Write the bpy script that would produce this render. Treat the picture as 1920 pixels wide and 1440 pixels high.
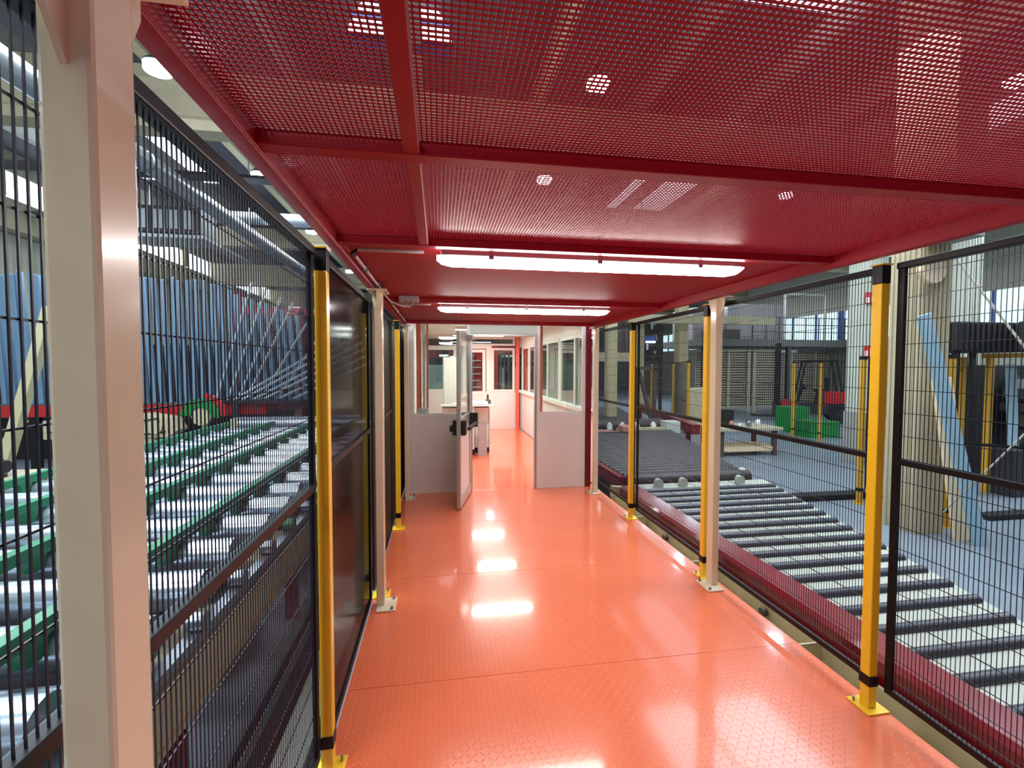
import bpy, bmesh, math, random
from mathutils import Vector, Matrix, Euler
random.seed(7)
C = bpy.context.scene.collection
for o in list(bpy.data.objects): bpy.data.objects.remove(o)
PI = math.pi
R = math.radians

# ---------------------------------------------------------------- camera
cam = bpy.data.objects.new('camera', bpy.data.cameras.new('camera')); C.objects.link(cam)
cam.location = (0, 0, 1.65)
cam.data.sensor_fit = 'HORIZONTAL'; cam.data.sensor_width = 36
cam.data.lens = 849.65 / 1920 * 36
cam.data.clip_start = 0.02; cam.data.clip_end = 200
cam.rotation_mode = 'QUATERNION'
_yaw, _pitch, _roll = .1588, .0384, -.0017
_m = Matrix.Rotation(-_yaw, 3, 'Z') @ Matrix.Rotation(PI/2 - _pitch, 3, 'X') @ Matrix.Rotation(-_roll, 3, 'Z')
cam.rotation_quaternion = _m.to_quaternion()
bpy.context.scene.camera = cam

# ---------------------------------------------------------------- world, exposure, large lights
w = bpy.data.worlds.new('world'); bpy.context.scene.world = w; w.use_nodes = True
w.node_tree.nodes['Background'].inputs[0].default_value = (.62, .74, .85, 1)
w.node_tree.nodes['Background'].inputs[1].default_value = .25
vs = bpy.context.scene.view_settings
vs.view_transform = 'Standard'; vs.look = 'None'; vs.gamma = 1; vs.use_curve_mapping = False
vs.exposure = 0.24

def light(name, kind, loc, power, color=(1, 1, 1), size=None, sizey=None, rot=(0, 0, 0), radius=None, spot=None):
    d = bpy.data.lights.new(name, kind); d.energy = power; d.color = color
    if kind == 'AREA':
        d.shape = 'RECTANGLE'; d.size = size; d.size_y = sizey or size
    if radius is not None: d.shadow_soft_size = radius
    if spot: d.spot_size = spot; d.spot_blend = .6
    o = bpy.data.objects.new(name, d); C.objects.link(o); o.location = loc; o.rotation_euler = rot
    return o
# added fill lights below the girders; then daylight of right window band and clerestory
for (x, y, p) in ((-5, 5, 620), (-5, 16, 700), (6, 6, 650), (10, 24, 420), (15, 4.5, 900), (14, 24, 700)):
    light('hall_fill_light', 'AREA', (x, y, 6.2), p, (.80, .92, 1), 3, 7)
light('hall_fill_light', 'AREA', (-3.5, -2.0, 6.5), 420, (.85, .95, 1), 4, 2, rot=(R(35), 0, 0))  # added fill behind the camera, brightens the near cream post
light('window_daylight', 'AREA', (19.6, 16, 4.2), 380, (.7, .9, 1), 16, 2, rot=(0, R(80), 0))
light('clerestory_daylight', 'AREA', (-11.6, 16, 6.6), 420, (.75, .9, 1), 2, 22, rot=(0, R(-60), 0))
for y in (7.27, 8.9, 10.6): light('booth_ceiling_light', 'AREA', (.9, y, 2.355), 32, (1, .97, .93), 1.2, .14)

# ---------------------------------------------------------------- materials
def lin(c):
    def f(v):
        v /= 255
        return v / 12.92 if v <= .04045 else ((v + .055) / 1.055) ** 2.4
    return (f(c[0]), f(c[1]), f(c[2]), 1)
MATS = {}
def mat(name, rgb, rough=.5, metal=0, spec=.5, coat=0, var=.08, scale=6, bump=0, bscale=60, alpha=1, emit=None, estr=0):
    if name in MATS: return MATS[name]
    m = bpy.data.materials.new(name); m.use_nodes = True; nt = m.node_tree
    b = nt.nodes['Principled BSDF']; c = lin(rgb)
    b.inputs['Roughness'].default_value = rough; b.inputs['Metallic'].default_value = metal
    b.inputs['Specular IOR Level'].default_value = spec; b.inputs['Coat Weight'].default_value = coat
    b.inputs['Coat Roughness'].default_value = .08
    tc = nt.nodes.new('ShaderNodeTexCoord')
    if var:
        n = nt.nodes.new('ShaderNodeTexNoise'); n.inputs['Scale'].default_value = scale; n.inputs['Detail'].default_value = 5
        nt.links.new(tc.outputs['Object'], n.inputs['Vector'])
        mx = nt.nodes.new('ShaderNodeMix'); mx.data_type = 'RGBA'
        mx.inputs[6].default_value = tuple(v * (1 - var * 1.6) for v in c[:3]) + (1,)
        mx.inputs[7].default_value = tuple(min(1, v * (1 + var * 1.6)) for v in c[:3]) + (1,)
        nt.links.new(n.outputs['Fac'], mx.inputs[0]); nt.links.new(mx.outputs[2], b.inputs['Base Color'])
    else: b.inputs['Base Color'].default_value = c
    if bump:
        n2 = nt.nodes.new('ShaderNodeTexNoise'); n2.inputs['Scale'].default_value = bscale
        nt.links.new(tc.outputs['Object'], n2.inputs['Vector'])
        bp = nt.nodes.new('ShaderNodeBump'); bp.inputs['Strength'].default_value = bump; bp.inputs['Distance'].default_value = .005
        nt.links.new(n2.outputs['Fac'], bp.inputs['Height']); nt.links.new(bp.outputs['Normal'], b.inputs['Normal'])
    if emit:
        b.inputs['Emission Color'].default_value = lin(emit); b.inputs['Emission Strength'].default_value = estr
    if alpha < 1: b.inputs['Alpha'].default_value = alpha
    MATS[name] = m
    return m
def emis(name, rgb, s):
    if name in MATS: return MATS[name]
    m = bpy.data.materials.new(name); m.use_nodes = True; nt = m.node_tree; nt.nodes.clear()
    e = nt.nodes.new('ShaderNodeEmission'); o = nt.nodes.new('ShaderNodeOutputMaterial')
    e.inputs[0].default_value = lin(rgb); e.inputs[1].default_value = s
    nt.links.new(e.outputs[0], o.inputs[0]); MATS[name] = m
    return m
def glass(name, tint, refl=.10, rough=.02):
    if name in MATS: return MATS[name]
    m = bpy.data.materials.new(name); m.use_nodes = True; nt = m.node_tree; nt.nodes.clear()
    t = nt.nodes.new('ShaderNodeBsdfTransparent'); t.inputs[0].default_value = tint + (1,)
    g = nt.nodes.new('ShaderNodeBsdfGlossy'); g.inputs['Roughness'].default_value = rough
    lw = nt.nodes.new('ShaderNodeLayerWeight'); lw.inputs[0].default_value = .35
    mp = nt.nodes.new('ShaderNodeMapRange'); mp.inputs[3].default_value = refl * .5; mp.inputs[4].default_value = min(1, refl * 5)
    nt.links.new(lw.outputs['Facing'], mp.inputs[0])
    mx = nt.nodes.new('ShaderNodeMixShader'); o = nt.nodes.new('ShaderNodeOutputMaterial')
    nt.links.new(mp.outputs[0], mx.inputs[0]); nt.links.new(t.outputs[0], mx.inputs[1]); nt.links.new(g.outputs[0], mx.inputs[2])
    nt.links.new(mx.outputs[0], o.inputs[0]); MATS[name] = m
    return m

M = dict(
    cream=mat('cream_paint', (230, 219, 188), .24, coat=.4, var=.03, spec=.4),
    creamd=mat('cream_machine_paint', (200, 188, 152), .45, var=.07),
    yellow=mat('yellow_paint', (255, 208, 44), .3, coat=.3, var=.03),
    yellowf=mat('faded_yellow_paint', (205, 155, 40), .5, var=.08),
    black=mat('black_powder_coat', (20, 19, 24), .45, spec=.3, var=.1),
    blackm=mat('matt_black_rubber', (16, 15, 18), .7, var=.1),
    wire=mat('black_mesh_wire', (14, 18, 38), .35, spec=.5, var=0),
    red=mat('canopy_red_paint', (150, 9, 30), .45, coat=.05, var=.05, spec=.25),
    redm=mat('canopy_red_sheet', (150, 9, 30), .6, var=.05, spec=.3),
    redd=mat('dark_red_machine_paint', (120, 16, 30), .4, var=.08),
    railred=mat('red_rail_paint', (140, 14, 34), .28, coat=.4, var=.05),
    steel=mat('galvanised_steel', (150, 158, 166), .35, metal=.8, var=.1),
    roller=mat('polished_roller_steel', (190, 202, 214), .27, metal=.75, var=.05),
    drk=mat('dark_grey_roller', (74, 76, 86), .38, metal=.3, var=.06),
    drk2=mat('dark_brown_grey_roller', (66, 61, 62), .5, metal=.1, var=.06),
    deckg=mat('mezzanine_grey', (112, 110, 106), .7, var=.1),
    slat=mat('pale_grey_panel', (192, 196, 184), .45, var=.05, scale=2),
    green=mat('green_machine_paint', (36, 136, 92), .4, coat=.2, var=.07),
    bgreen=mat('bright_green_plastic', (24, 128, 58), .5, var=.08),
    tube=mat('blue_grey_aluminium', (126, 158, 188), .36, metal=.35, var=.08, scale=2),
    bright=mat('bright_aluminium', (214, 220, 228), .28, metal=.6, var=.05),
    alu=mat('aluminium_profile', (176, 180, 178), .3, metal=.5, var=.03),
    grey=mat('light_grey_panel', (226, 222, 218), .4, coat=.1, var=.02, scale=2),
    white=mat('white_frame_paint', (226, 222, 214), .4, var=.02),
    beige=mat('beige_concrete', (190, 178, 148), .8, var=.08, bump=.2),
    concrete=mat('grey_concrete', (150, 150, 142), .85, var=.1, bump=.2),
    ceil=mat('dark_grey_roof', (98, 96, 104), .85, var=.12, scale=.6),
    coralp=mat('coral_red_paint', (232, 108, 88), .4, var=.04),
    tan=mat('tan_machine_paint', (246, 218, 182), .5, var=.08),
    duct=mat('zinc_duct', (176, 184, 190), .3, metal=.7, var=.08),
    blue=mat('blue_paint', (50, 80, 150), .4, var=.05),
    brown=mat('brown_machine', (84, 70, 66), .6, var=.15),
    darkm=mat('dark_machine_metal', (52, 50, 56), .5, metal=.2, var=.2, scale=12),
    frk=mat('forklift_red', (196, 36, 40), .35, coat=.3, var=.05),
    rubber=mat('tyre_rubber', (30, 29, 32), .8, var=.1),
    sky=mat('pale_blue_board', (158, 192, 208), .5, var=.06),
    wood=mat('pale_wood', (186, 176, 150), .7, var=.12, scale=14),
    salmon=mat('salmon_board', (190, 132, 122), .6, var=.08),
    grille=mat('grey_box_plastic', (168, 162, 164), .5, var=.02),
    lampw=emis('fluorescent_diffuser', (255, 250, 246), 32),
    bay=emis('high_bay_disc', (225, 238, 255), 60),
    boothlamp=emis('booth_diffuser', (255, 248, 240), 5),
    day=emis('daylight_pane', (190, 232, 240), 1.6),
    dayb=emis('bright_sky_pane', (225, 240, 255), 3.2),
    led=emis('blue_white_led', (170, 205, 255), 9),
    gl=glass('window_glass', (.82, .9, .88), .12),
    smoke=glass('smoked_polycarbonate', (.2, .195, .21), .05, .12),
    paper=mat('white_paper', (245, 243, 238), .6, var=.02),
)
def checker():
    """orange painted tread plate: raised lozenges alternating by 90 degrees, in the bump"""
    m = bpy.data.materials.new('orange_tread_plate'); m.use_nodes = True; nt = m.node_tree; L = nt.links
    b = nt.nodes['Principled BSDF']
    tc = nt.nodes.new('ShaderNodeTexCoord'); sp = nt.nodes.new('ShaderNodeSeparateXYZ'); L.new(tc.outputs['Object'], sp.inputs[0])
    def mth(op, a, b_=None, c_=None):
        n = nt.nodes.new('ShaderNodeMath'); n.operation = op
        for i, v in enumerate((a, b_, c_)):
            if v is None: continue
            if isinstance(v, (int, float)): n.inputs[i].default_value = v
            else: L.new(v, n.inputs[i])
        return n.outputs[0]
    P = 1 / .03
    u = mth('MULTIPLY', sp.outputs[0], P); v = mth('MULTIPLY', sp.outputs[1], P)
    fu, fv = mth('FLOOR', u), mth('FLOOR', v)
    par = mth('FLOORED_MODULO', mth('ADD', fu, fv), 2)
    lu, lv = mth('SUBTRACT', mth('SUBTRACT', u, fu), .5), mth('SUBTRACT', mth('SUBTRACT', v, fv), .5)
    sg = mth('SUBTRACT', mth('MULTIPLY', par, 2), 1)
    a = mth('MULTIPLY', mth('ADD', lu, mth('MULTIPLY', lv, sg)), .7071)
    c = mth('MULTIPLY', mth('SUBTRACT', mth('MULTIPLY', lu, sg), lv), .7071)
    d = mth('SQRT', mth('ADD', mth('POWER', mth('DIVIDE', a, .5), 2), mth('POWER', mth('DIVIDE', c, .13), 2)))
    h = mth('MAXIMUM', mth('SUBTRACT', 1, d), 0)
    h = mth('MINIMUM', mth('MULTIPLY', h, 2), 1)
    ns = nt.nodes.new('ShaderNodeTexNoise'); ns.inputs['Scale'].default_value = 2.2; ns.inputs['Detail'].default_value = 3
    L.new(tc.outputs['Object'], ns.inputs[0])
    hh = mth('ADD', h, mth('MULTIPLY', ns.outputs[0], .6))
    bp = nt.nodes.new('ShaderNodeBump'); bp.inputs['Strength'].default_value = .6; bp.inputs['Distance'].default_value = .0022
    L.new(hh, bp.inputs['Height']); L.new(bp.outputs[0], b.inputs['Normal'])
    mx = nt.nodes.new('ShaderNodeMix'); mx.data_type = 'RGBA'
    mx.inputs[6].default_value = lin((232, 110, 70)); mx.inputs[7].default_value = lin((240, 124, 84))
    L.new(ns.outputs[0], mx.inputs[0]); L.new(mx.outputs[2], b.inputs['Base Color'])
    b.inputs['Roughness'].default_value = .22; b.inputs['Specular IOR Level'].default_value = .5
    b.inputs['Coat Weight'].default_value = .5; b.inputs['Coat Roughness'].default_value = .08
    return m
M['floor'] = checker()
def corrugated(name, rgb, axis=0, pitch=.25, rough=.6):
    m = mat(name, rgb, rough, var=.04, scale=2); nt = m.node_tree; L = nt.links
    b = nt.nodes['Principled BSDF']
    tc = nt.nodes.new('ShaderNodeTexCoord'); wv = nt.nodes.new('ShaderNodeTexWave')
    wv.bands_direction = 'XYZ'[axis]; wv.inputs['Scale'].default_value = .314 / pitch
    L.new(tc.outputs['Object'], wv.inputs[0])
    bp = nt.nodes.new('ShaderNodeBump'); bp.inputs['Strength'].default_value = .9; bp.inputs['Distance'].default_value = .03
    L.new(wv.outputs[1], bp.inputs['Height']); L.new(bp.outputs[0], b.inputs['Normal'])
    return m
M['wallc'] = corrugated('corrugated_wall_sheet', (176, 176, 160), 1)
M['wallx'] = corrugated('corrugated_end_wall', (120, 116, 116), 0)
def hallfloor():
    m = mat('hall_concrete_floor', (128, 140, 152), .32, var=.1, scale=.8, spec=.4)
    return m
M['hall'] = hallfloor()

# ---------------------------------------------------------------- mesh builder
class MB:
    def __init__(s): s.v = []; s.f = []; s.sm = []
    def add(s, vs, fs, smooth=False):
        k = len(s.v); s.v += [tuple(p) for p in vs]
        for f in fs: s.f.append(tuple(i + k for i in f)); s.sm.append(smooth)
        return s
    def box(s, x0, x1, y0, y1, z0, z1):
        return s.add([(x, y, z) for z in (z0, z1) for y in (y0, y1) for x in (x0, x1)],
                     [(0, 2, 3, 1), (4, 5, 7, 6), (0, 1, 5, 4), (2, 6, 7, 3), (0, 4, 6, 2), (1, 3, 7, 5)])
    def obox(s, c, d, rz=0, rx=0, ry=0):
        m = Matrix.Translation(c) @ Euler((rx, ry, rz)).to_matrix().to_4x4()
        vs = [m @ Vector((x * d[0] / 2, y * d[1] / 2, z * d[2] / 2)) for z in (-1, 1) for y in (-1, 1) for x in (-1, 1)]
        return s.add(vs, [(0, 2, 3, 1), (4, 5, 7, 6), (0, 1, 5, 4), (2, 6, 7, 3), (0, 4, 6, 2), (1, 3, 7, 5)])
    def bar(s, p, q, wd, h, up=(0, 0, 1)):
        p, q = Vector(p), Vector(q); d = (q - p).normalized(); u = Vector(up)
        if abs(d.dot(u)) > .99: u = Vector((0, 1, 0))
        a = d.cross(u).normalized() * wd / 2; b = d.cross(a).normalized() * h / 2
        vs = [e + i * a + j * b for e in (p, q) for j in (-1, 1) for i in (-1, 1)]
        return s.add(vs, [(0, 1, 3, 2), (4, 6, 7, 5), (0, 4, 5, 1), (2, 3, 7, 6), (0, 2, 6, 4), (1, 5, 7, 3)])
    def tube(s, p, q, r, n=12, r2=None, caps=True):
        p, q = Vector(p), Vector(q); d = (q - p).normalized()
        u = Vector((0, 0, 1)) if abs(d.z) < .95 else Vector((1, 0, 0))
        a = d.cross(u).normalized(); b = d.cross(a).normalized(); r2 = r if r2 is None else r2
        vs = [p + r * (math.cos(t) * a + math.sin(t) * b) for t in [2 * PI * i / n for i in range(n)]]
        vs += [q + r2 * (math.cos(t) * a + math.sin(t) * b) for t in [2 * PI * i / n for i in range(n)]]
        s.add(vs, [(i, (i + 1) % n, n + (i + 1) % n, n + i) for i in range(n)], True)
        if caps: s.add(vs, [tuple(range(n - 1, -1, -1)), tuple(range(n, 2 * n))])
        return s
    def path(s, pts, r, n=8):
        for a, b in zip(pts, pts[1:]): s.tube(a, b, r, n)
        return s
    def prism(s, poly, ax, a0, a1):
        """extrude a 2D polygon along axis ax (0,1,2)"""
        def P(p, a):
            l = [p[0], p[1]]; l.insert(ax, a); return tuple(l)
        n = len(poly); vs = [P(p, a0) for p in poly] + [P(p, a1) for p in poly]
        return s.add(vs, [tuple(range(n))[::-1], tuple(range(n, 2 * n))] + [(i, (i + 1) % n, n + (i + 1) % n, n + i) for i in range(n)])
    def lathe(s, prof, c, n=20, ax=2):
        vs = []
        for (r, h) in prof:
            for i in range(n):
                t = 2 * PI * i / n; l = [r * math.cos(t), r * math.sin(t)]; l.insert(ax, h)
                vs.append((c[0] + l[0], c[1] + l[1], c[2] + l[2]))
        fs = [(k * n + i, k * n + (i + 1) % n, (k + 1) * n + (i + 1) % n, (k + 1) * n + i) for k in range(len(prof) - 1) for i in range(n)]
        return s.add(vs, fs, True)
    def build(s, name, m, parent=None, bev=0, label=None):
        off = Vector(parent['_o']) if parent is not None and '_o' in parent else Vector((0, 0, 0))
        me = bpy.data.meshes.new(name)
        if parent is None:
            n = max(1, len(s.v))
            cx = (min(v[0] for v in s.v) + max(v[0] for v in s.v)) / 2; cy = (min(v[1] for v in s.v) + max(v[1] for v in s.v)) / 2
            org = Vector((cx, cy, min(v[2] for v in s.v)))
        else: org = off
        me.from_pydata([(v[0] - org.x, v[1] - org.y, v[2] - org.z) for v in s.v], [], s.f)
        me.polygons.foreach_set('use_smooth', s.sm)
        bm = bmesh.new(); bm.from_mesh(me); bmesh.ops.recalc_face_normals(bm, faces=bm.faces); bm.to_mesh(me); bm.free()
        me.materials.append(M[m] if isinstance(m, str) else m)
        o = bpy.data.objects.new(name, me); C.objects.link(o)
        if parent is not None: o.parent = parent
        else: o.location = org
        o['_o'] = tuple(org)
        if bev:
            b = o.modifiers.new('bevel', 'BEVEL'); b.width = bev; b.segments = 2; b.limit_method = 'ANGLE'
            b.harden_normals = False
        if label: o['label'] = label
        return o
def thing(name, label, cat, loc, group=None):
    o = bpy.data.objects.new(name, None); C.objects.link(o); o.location = loc; o['_o'] = tuple(float(v) for v in loc)
    o.empty_display_size = .1
    o['label'] = label; o['category'] = cat
    if group: o['group'] = group
    return o
def tag(o, label, cat, group=None):
    o['label'] = label; o['category'] = cat
    if group: o['group'] = group
    return o
def struct(name, mb, m, bev=0, label=None):
    o = mb.build(name, m, None, bev); o['kind'] = 'structure'
    if label: o['label'] = label
    return o
def dup(root, loc, label=None, group=None, rz=None):
    r = root.copy(); C.objects.link(r); r.location = loc; r['_o'] = tuple(float(v) for v in loc)
    if rz is not None: r.rotation_euler = (0, 0, rz)
    if label: r['label'] = label
    if group: r['group'] = group
    for ch in list(root.children):
        c = ch.copy(); C.objects.link(c); c.parent = r
        for g in list(ch.children):
            d = g.copy(); C.objects.link(d); d.parent = c
    return r

HF = -.7          # hall floor level, the walkway is z = 0

# ================================================================ SETTING
# walkway deck: tread plate sheets with open seams
mb = MB()
ys = [-1.2, 1.15, 2.35, 3.56, 4.77, 5.98, 8.4, 10.8, 12.1]
for a, b in zip(ys, ys[1:]): mb.box(-.47, 2.11, a + .0015, b - .0015, -.012, 0)
fl = struct('floor', mb, 'floor', .001, 'orange glossy tread plate walkway floor')
mb = MB()
for x in (-.42, .3, 1.2, 2.0): mb.box(x - .04, x + .04, -1.2, 12.1, -.18, -.013)
struct('trim_1', mb, 'creamd', label='steel beams under the walkway')
struct('floor', MB().box(-13, 21, -4, 46, HF - .2, HF), 'hall', label='grey blue concrete factory floor')
# hall shell
mb = MB().box(-13, 21, -4, 46, 8.25, 8.45)
struct('ceiling', mb, 'ceil')
mb = MB()
mb.box(-13.2, -13, -4, 46, HF, 6.8); mb.box(-13.2, -13, -4, 46, 7.6, 8.25)
struct('wall_left', mb, 'wallc')
mb = MB()
mb.box(21, 21.2, -4, 46, HF, 3.1); mb.box(21, 21.2, -4, 46, 4.6, 8.25)
struct('wall_right', mb, 'wallc')
struct('wall_back', MB().box(-13, 21, 46, 46.2, HF, 8.25), 'wallx')
struct('wall_front', MB().box(-13, 21, -4.2, -4, HF, 8.25), 'wallx')
# clerestory and window band, one window per bay
k = 1
for i, y in enumerate(range(-4, 46, 5)):
    f = struct('window_%d' % k, MB().box(-13.15, -13.05, y + .15, y + 4.85, 6.8, 7.6), 'dayb'); k += 1
    f = struct('window_%d' % k, MB().box(21.05, 21.15, y + .12, y + 4.88, 3.1, 4.6), 'day'); k += 1
mb = MB(); mb2 = MB()
for y in range(-4, 47, 5):
    mb.box(-13.2, -12.9, y - .15, y + .15, 6.8, 7.6)
    mb2.box(20.9, 21.2, y - .14, y + .14, 3.1, 4.6); mb2.box(20.96, 21.04, y + 1.6, y + 1.7, 3.1, 4.6); mb2.box(20.96, 21.04, y + 3.3, y + 3.4, 3.1, 4.6)
struct('trim_2', mb, 'beige'); struct('trim_3', mb2, 'blue')
# concrete ring beam at the left wall, roof girders across the hall, purlins
struct('trim_4', MB().box(-12.95, -12.5, -4, 46, 5.7, 6.5), 'beige', .02)
for i, (y, z0) in enumerate(((1, 6.3), (10.2, 6.3), (19.4, 6.3), (28.6, 6.3), (37.8, 6.3))):
    mb = MB(); mb.prism([(y - .18, 7.5), (y - .18, 7.25), (y - .09, 7.1), (y - .09, 6.62), (y - .22, 6.5), (y - .22, z0), (y + .22, z0), (y + .22, 6.5), (y + .09, 6.62), (y + .09, 7.1), (y + .18, 7.25), (y + .18, 7.5)], 0, -12.9, 20.9)
    struct('trim_%d' % (5 + i), mb, 'beige')
n = 10
for x in (-10.5, -8, -5.5, -3, -.4, 2.2, 4.6, 7, 9.5, 12, 14.5, 17, 19.5):
    mb = MB().box(x - .11, x + .11, -4, 46, 7.5, 7.9)
    struct('trim_%d' % n, mb, 'beige' if n % 3 == 0 else 'concrete'); n += 1
# roof light with an arched end pane above the walkway
mb = MB(); pts = [(-1.6 + .93 + .93 * math.cos(t), 7.55 + .95 * math.sin(t)) for t in [PI * i / 16 for i in range(17)]]
mb.prism(pts, 1, 8.72, 8.76)
o = struct('window_30', mb, 'dayb')
mb = MB()
for i in range(17):
    pass
mb.box(-1.62, .28, 8.66, 8.72, 7.93, 7.98); mb.box(-.7, -.64, 8.66, 8.72, 7.55, 8.48); mb.box(-1.62, .28, 8.62, 8.8, 7.46, 7.55)
struct('trim_30', mb, 'blue')

# added skylight strips, glowing panes to light the hall and reflect in the rollers
for i, (x, y) in enumerate(((-9, 2.6), (-9, 13), (6, 2.6), (8, 13), (14, 6), (14, 21))):
    struct('window_%d' % (31 + i), MB().box(x - 1.2, x + 1.2, y, y + 5, 8.2, 8.24), 'dayb')

# ================================================================ CANOPY
X0, X1 = -.465, 2.0
can = thing('walkway_canopy', 'dark red steel canopy roof with perforated sheet over the orange walkway', 'canopy', (.75, 2.4, 2.16))
def cbox(name, *a, m='red', bev=.003): return MB().box(*a).build(name, m, can, bev)
mb = MB()
mb.box(X0, X0 + .042, -1.1, 5.72, 2.16, 2.168); mb.box(X0, X0 + .008, -1.1, 5.72, 2.168, 2.25); mb.box(X0, X0 + .042, -1.1, 5.72, 2.242, 2.25)
mb.box(X0 + .034, X0 + .042, -1.1, 5.72, 2.168, 2.242)
mb.build('side_beam', 'red', can, .002)
mb = MB(); mb.box(1.955, 2.0, -1.1, 5.72, 2.15, 2.25); mb.build('side_beam', 'red', can, .003)
for y in (-.7, 1.165, 2.02, 3.80, 5.65):
    cbox('cross_beam', -.424, 1.956, y, y + .05, 2.173, 2.21)
for y0, y1 in ((-.65, 1.165), (1.215, 2.02)):
    cbox('centre_beam', -.085, -.045, y0, y1, 2.175, 2.21)
# perforated sheet: punched holes between two sets of strands
mb = MB(); P = .0122; wl = .0034
x = X0 + .045
while x < 1.955: mb.box(x, x + wl, -1.05, 2.06, 2.2105, 2.2135); x += P
y = -1.05
while y < 2.06: mb.box(X0 + .042, 1.956, y, y + wl, 2.2106, 2.2134); y += P
mb.build('perforated_sheet', 'red', can, label='dark red perforated sheet with small square holes')
MB().box(X0 + .042, 1.956, 2.06, 5.70, 2.2105, 2.2135).build('roof_sheet', 'redm', can)

# fluorescent batten lamps under the canopy
def lamp(y, x0, x1, label):
    t = thing('fluorescent_lamp', label, 'ceiling lamp', ((x0 + x1) / 2, y, 2.2), 'batten lamps under the red canopy')
    MB().box(x0 + .02, x1 - .02, y - .05, y + .05, 2.158, 2.2103).build('housing', 'red' if 0 else 'grille', t, .004)
    mb = MB(); pr = []
    for i in range(9):
        a = PI * i / 8; pr.append((y - .05 * math.cos(a), 2.158 - .040 * math.sin(a) ** .6))
    e = .045
    n = len(pr)
    vs = []
    for xx, s in ((x0, .25), (x0 + e * .5, .75), (x0 + e * 1.6, 1), (x1 - e * 1.6, 1), (x1 - e * .5, .75), (x1, .25)):
        vs += [(xx, y + (p[0] - y) * (.75 + .25 * s), 2.158 - (2.158 - p[1]) * s) for p in pr]
    fs = [(k * n + i, k * n + i + 1, (k + 1) * n + i + 1, (k + 1) * n + i) for k in range(5) for i in range(n - 1)]
    fs += [tuple(range(n)), tuple(range(5 * n, 6 * n))[::-1]]
    mb.add(vs, fs, True)
    mb.build('diffuser', 'lampw', t)
    for xx in (x0 + .25, (x0 + x1) / 2, x1 - .25):
        MB().box(xx - .012, xx + .012, y - .056, y - .05, 2.145, 2.2).build('clip', 'steel', t)
    return t
lamp(2.16, -.01, 1.54, 'lit white fluorescent batten lamp, nearer of the two below the red canopy')
lamp(3.99, -.01, 1.53, 'lit white fluorescent batten lamp, farther of the two, near the grey booth door')

# conduits and junction box on the left of the canopy
t = thing('cable_conduit', 'grey cable conduit running along the left canopy beam to both lamps', 'conduit', (-.38, 3.8, 2.17))
MB().tube((-.40, 2.3, 2.185), (-.40, 3.55, 2.185), .009).tube((-.40, 3.62, 2.185), (-.40, 5.6, 2.185), .009).build('pipe', 'grille', t)
MB().tube((-.37, 2.2, 2.19), (-.07, 2.2, 2.19), .009).build('pipe', 'grille', t)
MB().tube((-.37, 4.03, 2.19), (-.07, 4.03, 2.19), .009).build('pipe', 'grille', t)
MB().path([(-.40, 2.3, 2.185), (-.405, 2.24, 2.18), (-.37, 2.2, 2.19)], .007).build('elbow', 'blackm', t)
MB().path([(-.40, 3.95, 2.185), (-.40, 4.0, 2.18), (-.37, 4.03, 2.19)], .007).build('elbow', 'blackm', t)
for y in (2.6, 3.1, 3.5, 3.9, 4.6, 5.3): MB().box(-.415, -.385, y, y + .015, 2.172, 2.2).build('pipe_clip', 'steel', t)
t = thing('junction_box', 'small grey junction box with two cable glands under the canopy', 'junction box', (-.24, 3.74, 2.17))
MB().box(-.315, -.16, 3.70, 3.76, 2.165, 2.2103).build('box', 'grille', t, .004)
for dx in (-.255, -.215):
    MB().tube((dx, 3.71, 2.166), (dx, 3.69, 2.14), .011).build('cable_gland', 'grille', t)
MB().path([(-.255, 3.69, 2.14), (-.27, 3.66, 2.125), (-.31, 3.6, 2.12), (-.36, 3.5, 2.14), (-.395, 3.35, 2.17), (-.4, 3.2, 2.18)], .005).path(
    [(-.215, 3.69, 2.14), (-.225, 3.65, 2.118), (-.28, 3.58, 2.11), (-.35, 3.5, 2.13), (-.39, 3.35, 2.165), (-.4, 3.2, 2.178)], .005).build('cable', 'grille', t)

# ================================================================ POSTS OF THE CANOPY
def post(x, y, side, label, dx=.055, dy=.075, gz=2.0, gd=.055):
    """side -1: left row (x is the inner face); +1: right row"""
    t = thing('support_post', label, 'post', (x, y, 0))
    x0, x1 = (x - dx, x) if side < 0 else (x, x + dx)
    MB().box(x0, x1, y, y + dy, .012, 2.15).build('post', 'cream', t, .006)
    px0, px1 = (x - .05, x + .075) if side < 0 else (x - .068, x + .058)
    MB().box(px0, px1, y - .075, y + .10, 0, .012).build('base_plate', 'cream', t, .003); bpl = [c for c in t.children if c.name.startswith('base_plate')][0]
    MB().box(x0 - .035, x1 + .035, y - .06, y + dy + .06, 2.15, 2.16).build('top_plate', 'cream', t, .002)
    xo = x0 if side < 0 else x1
    s = -1 if side < 0 else 1
    MB().prism([(xo, 2.15), (xo + s * .014, 2.15), (xo + s * .014, 2.11), (xo, 1.99)], 1, y + dy / 2 - .004, y + dy / 2 + .004).build('gusset', 'cream', t)
    MB().prism([(y, 2.15), (y - gd, 2.15), (y - gd, 2.11), (y, gz)], 0, (x0 + x1) / 2 - .004, (x0 + x1) / 2 + .004).build('gusset', 'cream', t)
    MB().prism([(y + dy, 2.15), (y + dy + .055, 2.15), (y + dy + .055, 2.12), (y + dy, 2.0)], 0, (x0 + x1) / 2 - .004, (x0 + x1) / 2 + .004).build('gusset', 'cream', t)
    for bx in ((px1 - .022) if side < 0 else (px0 + .022),):
        for by in (y - .055, y + .08):
            MB().tube((bx, by, .012), (bx, by, .024), .011, 6).tube((bx, by, .024), (bx, by, .05 if by > y else .03), .005, 8).build('bolt', 'steel', bpl)
    return t
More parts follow.
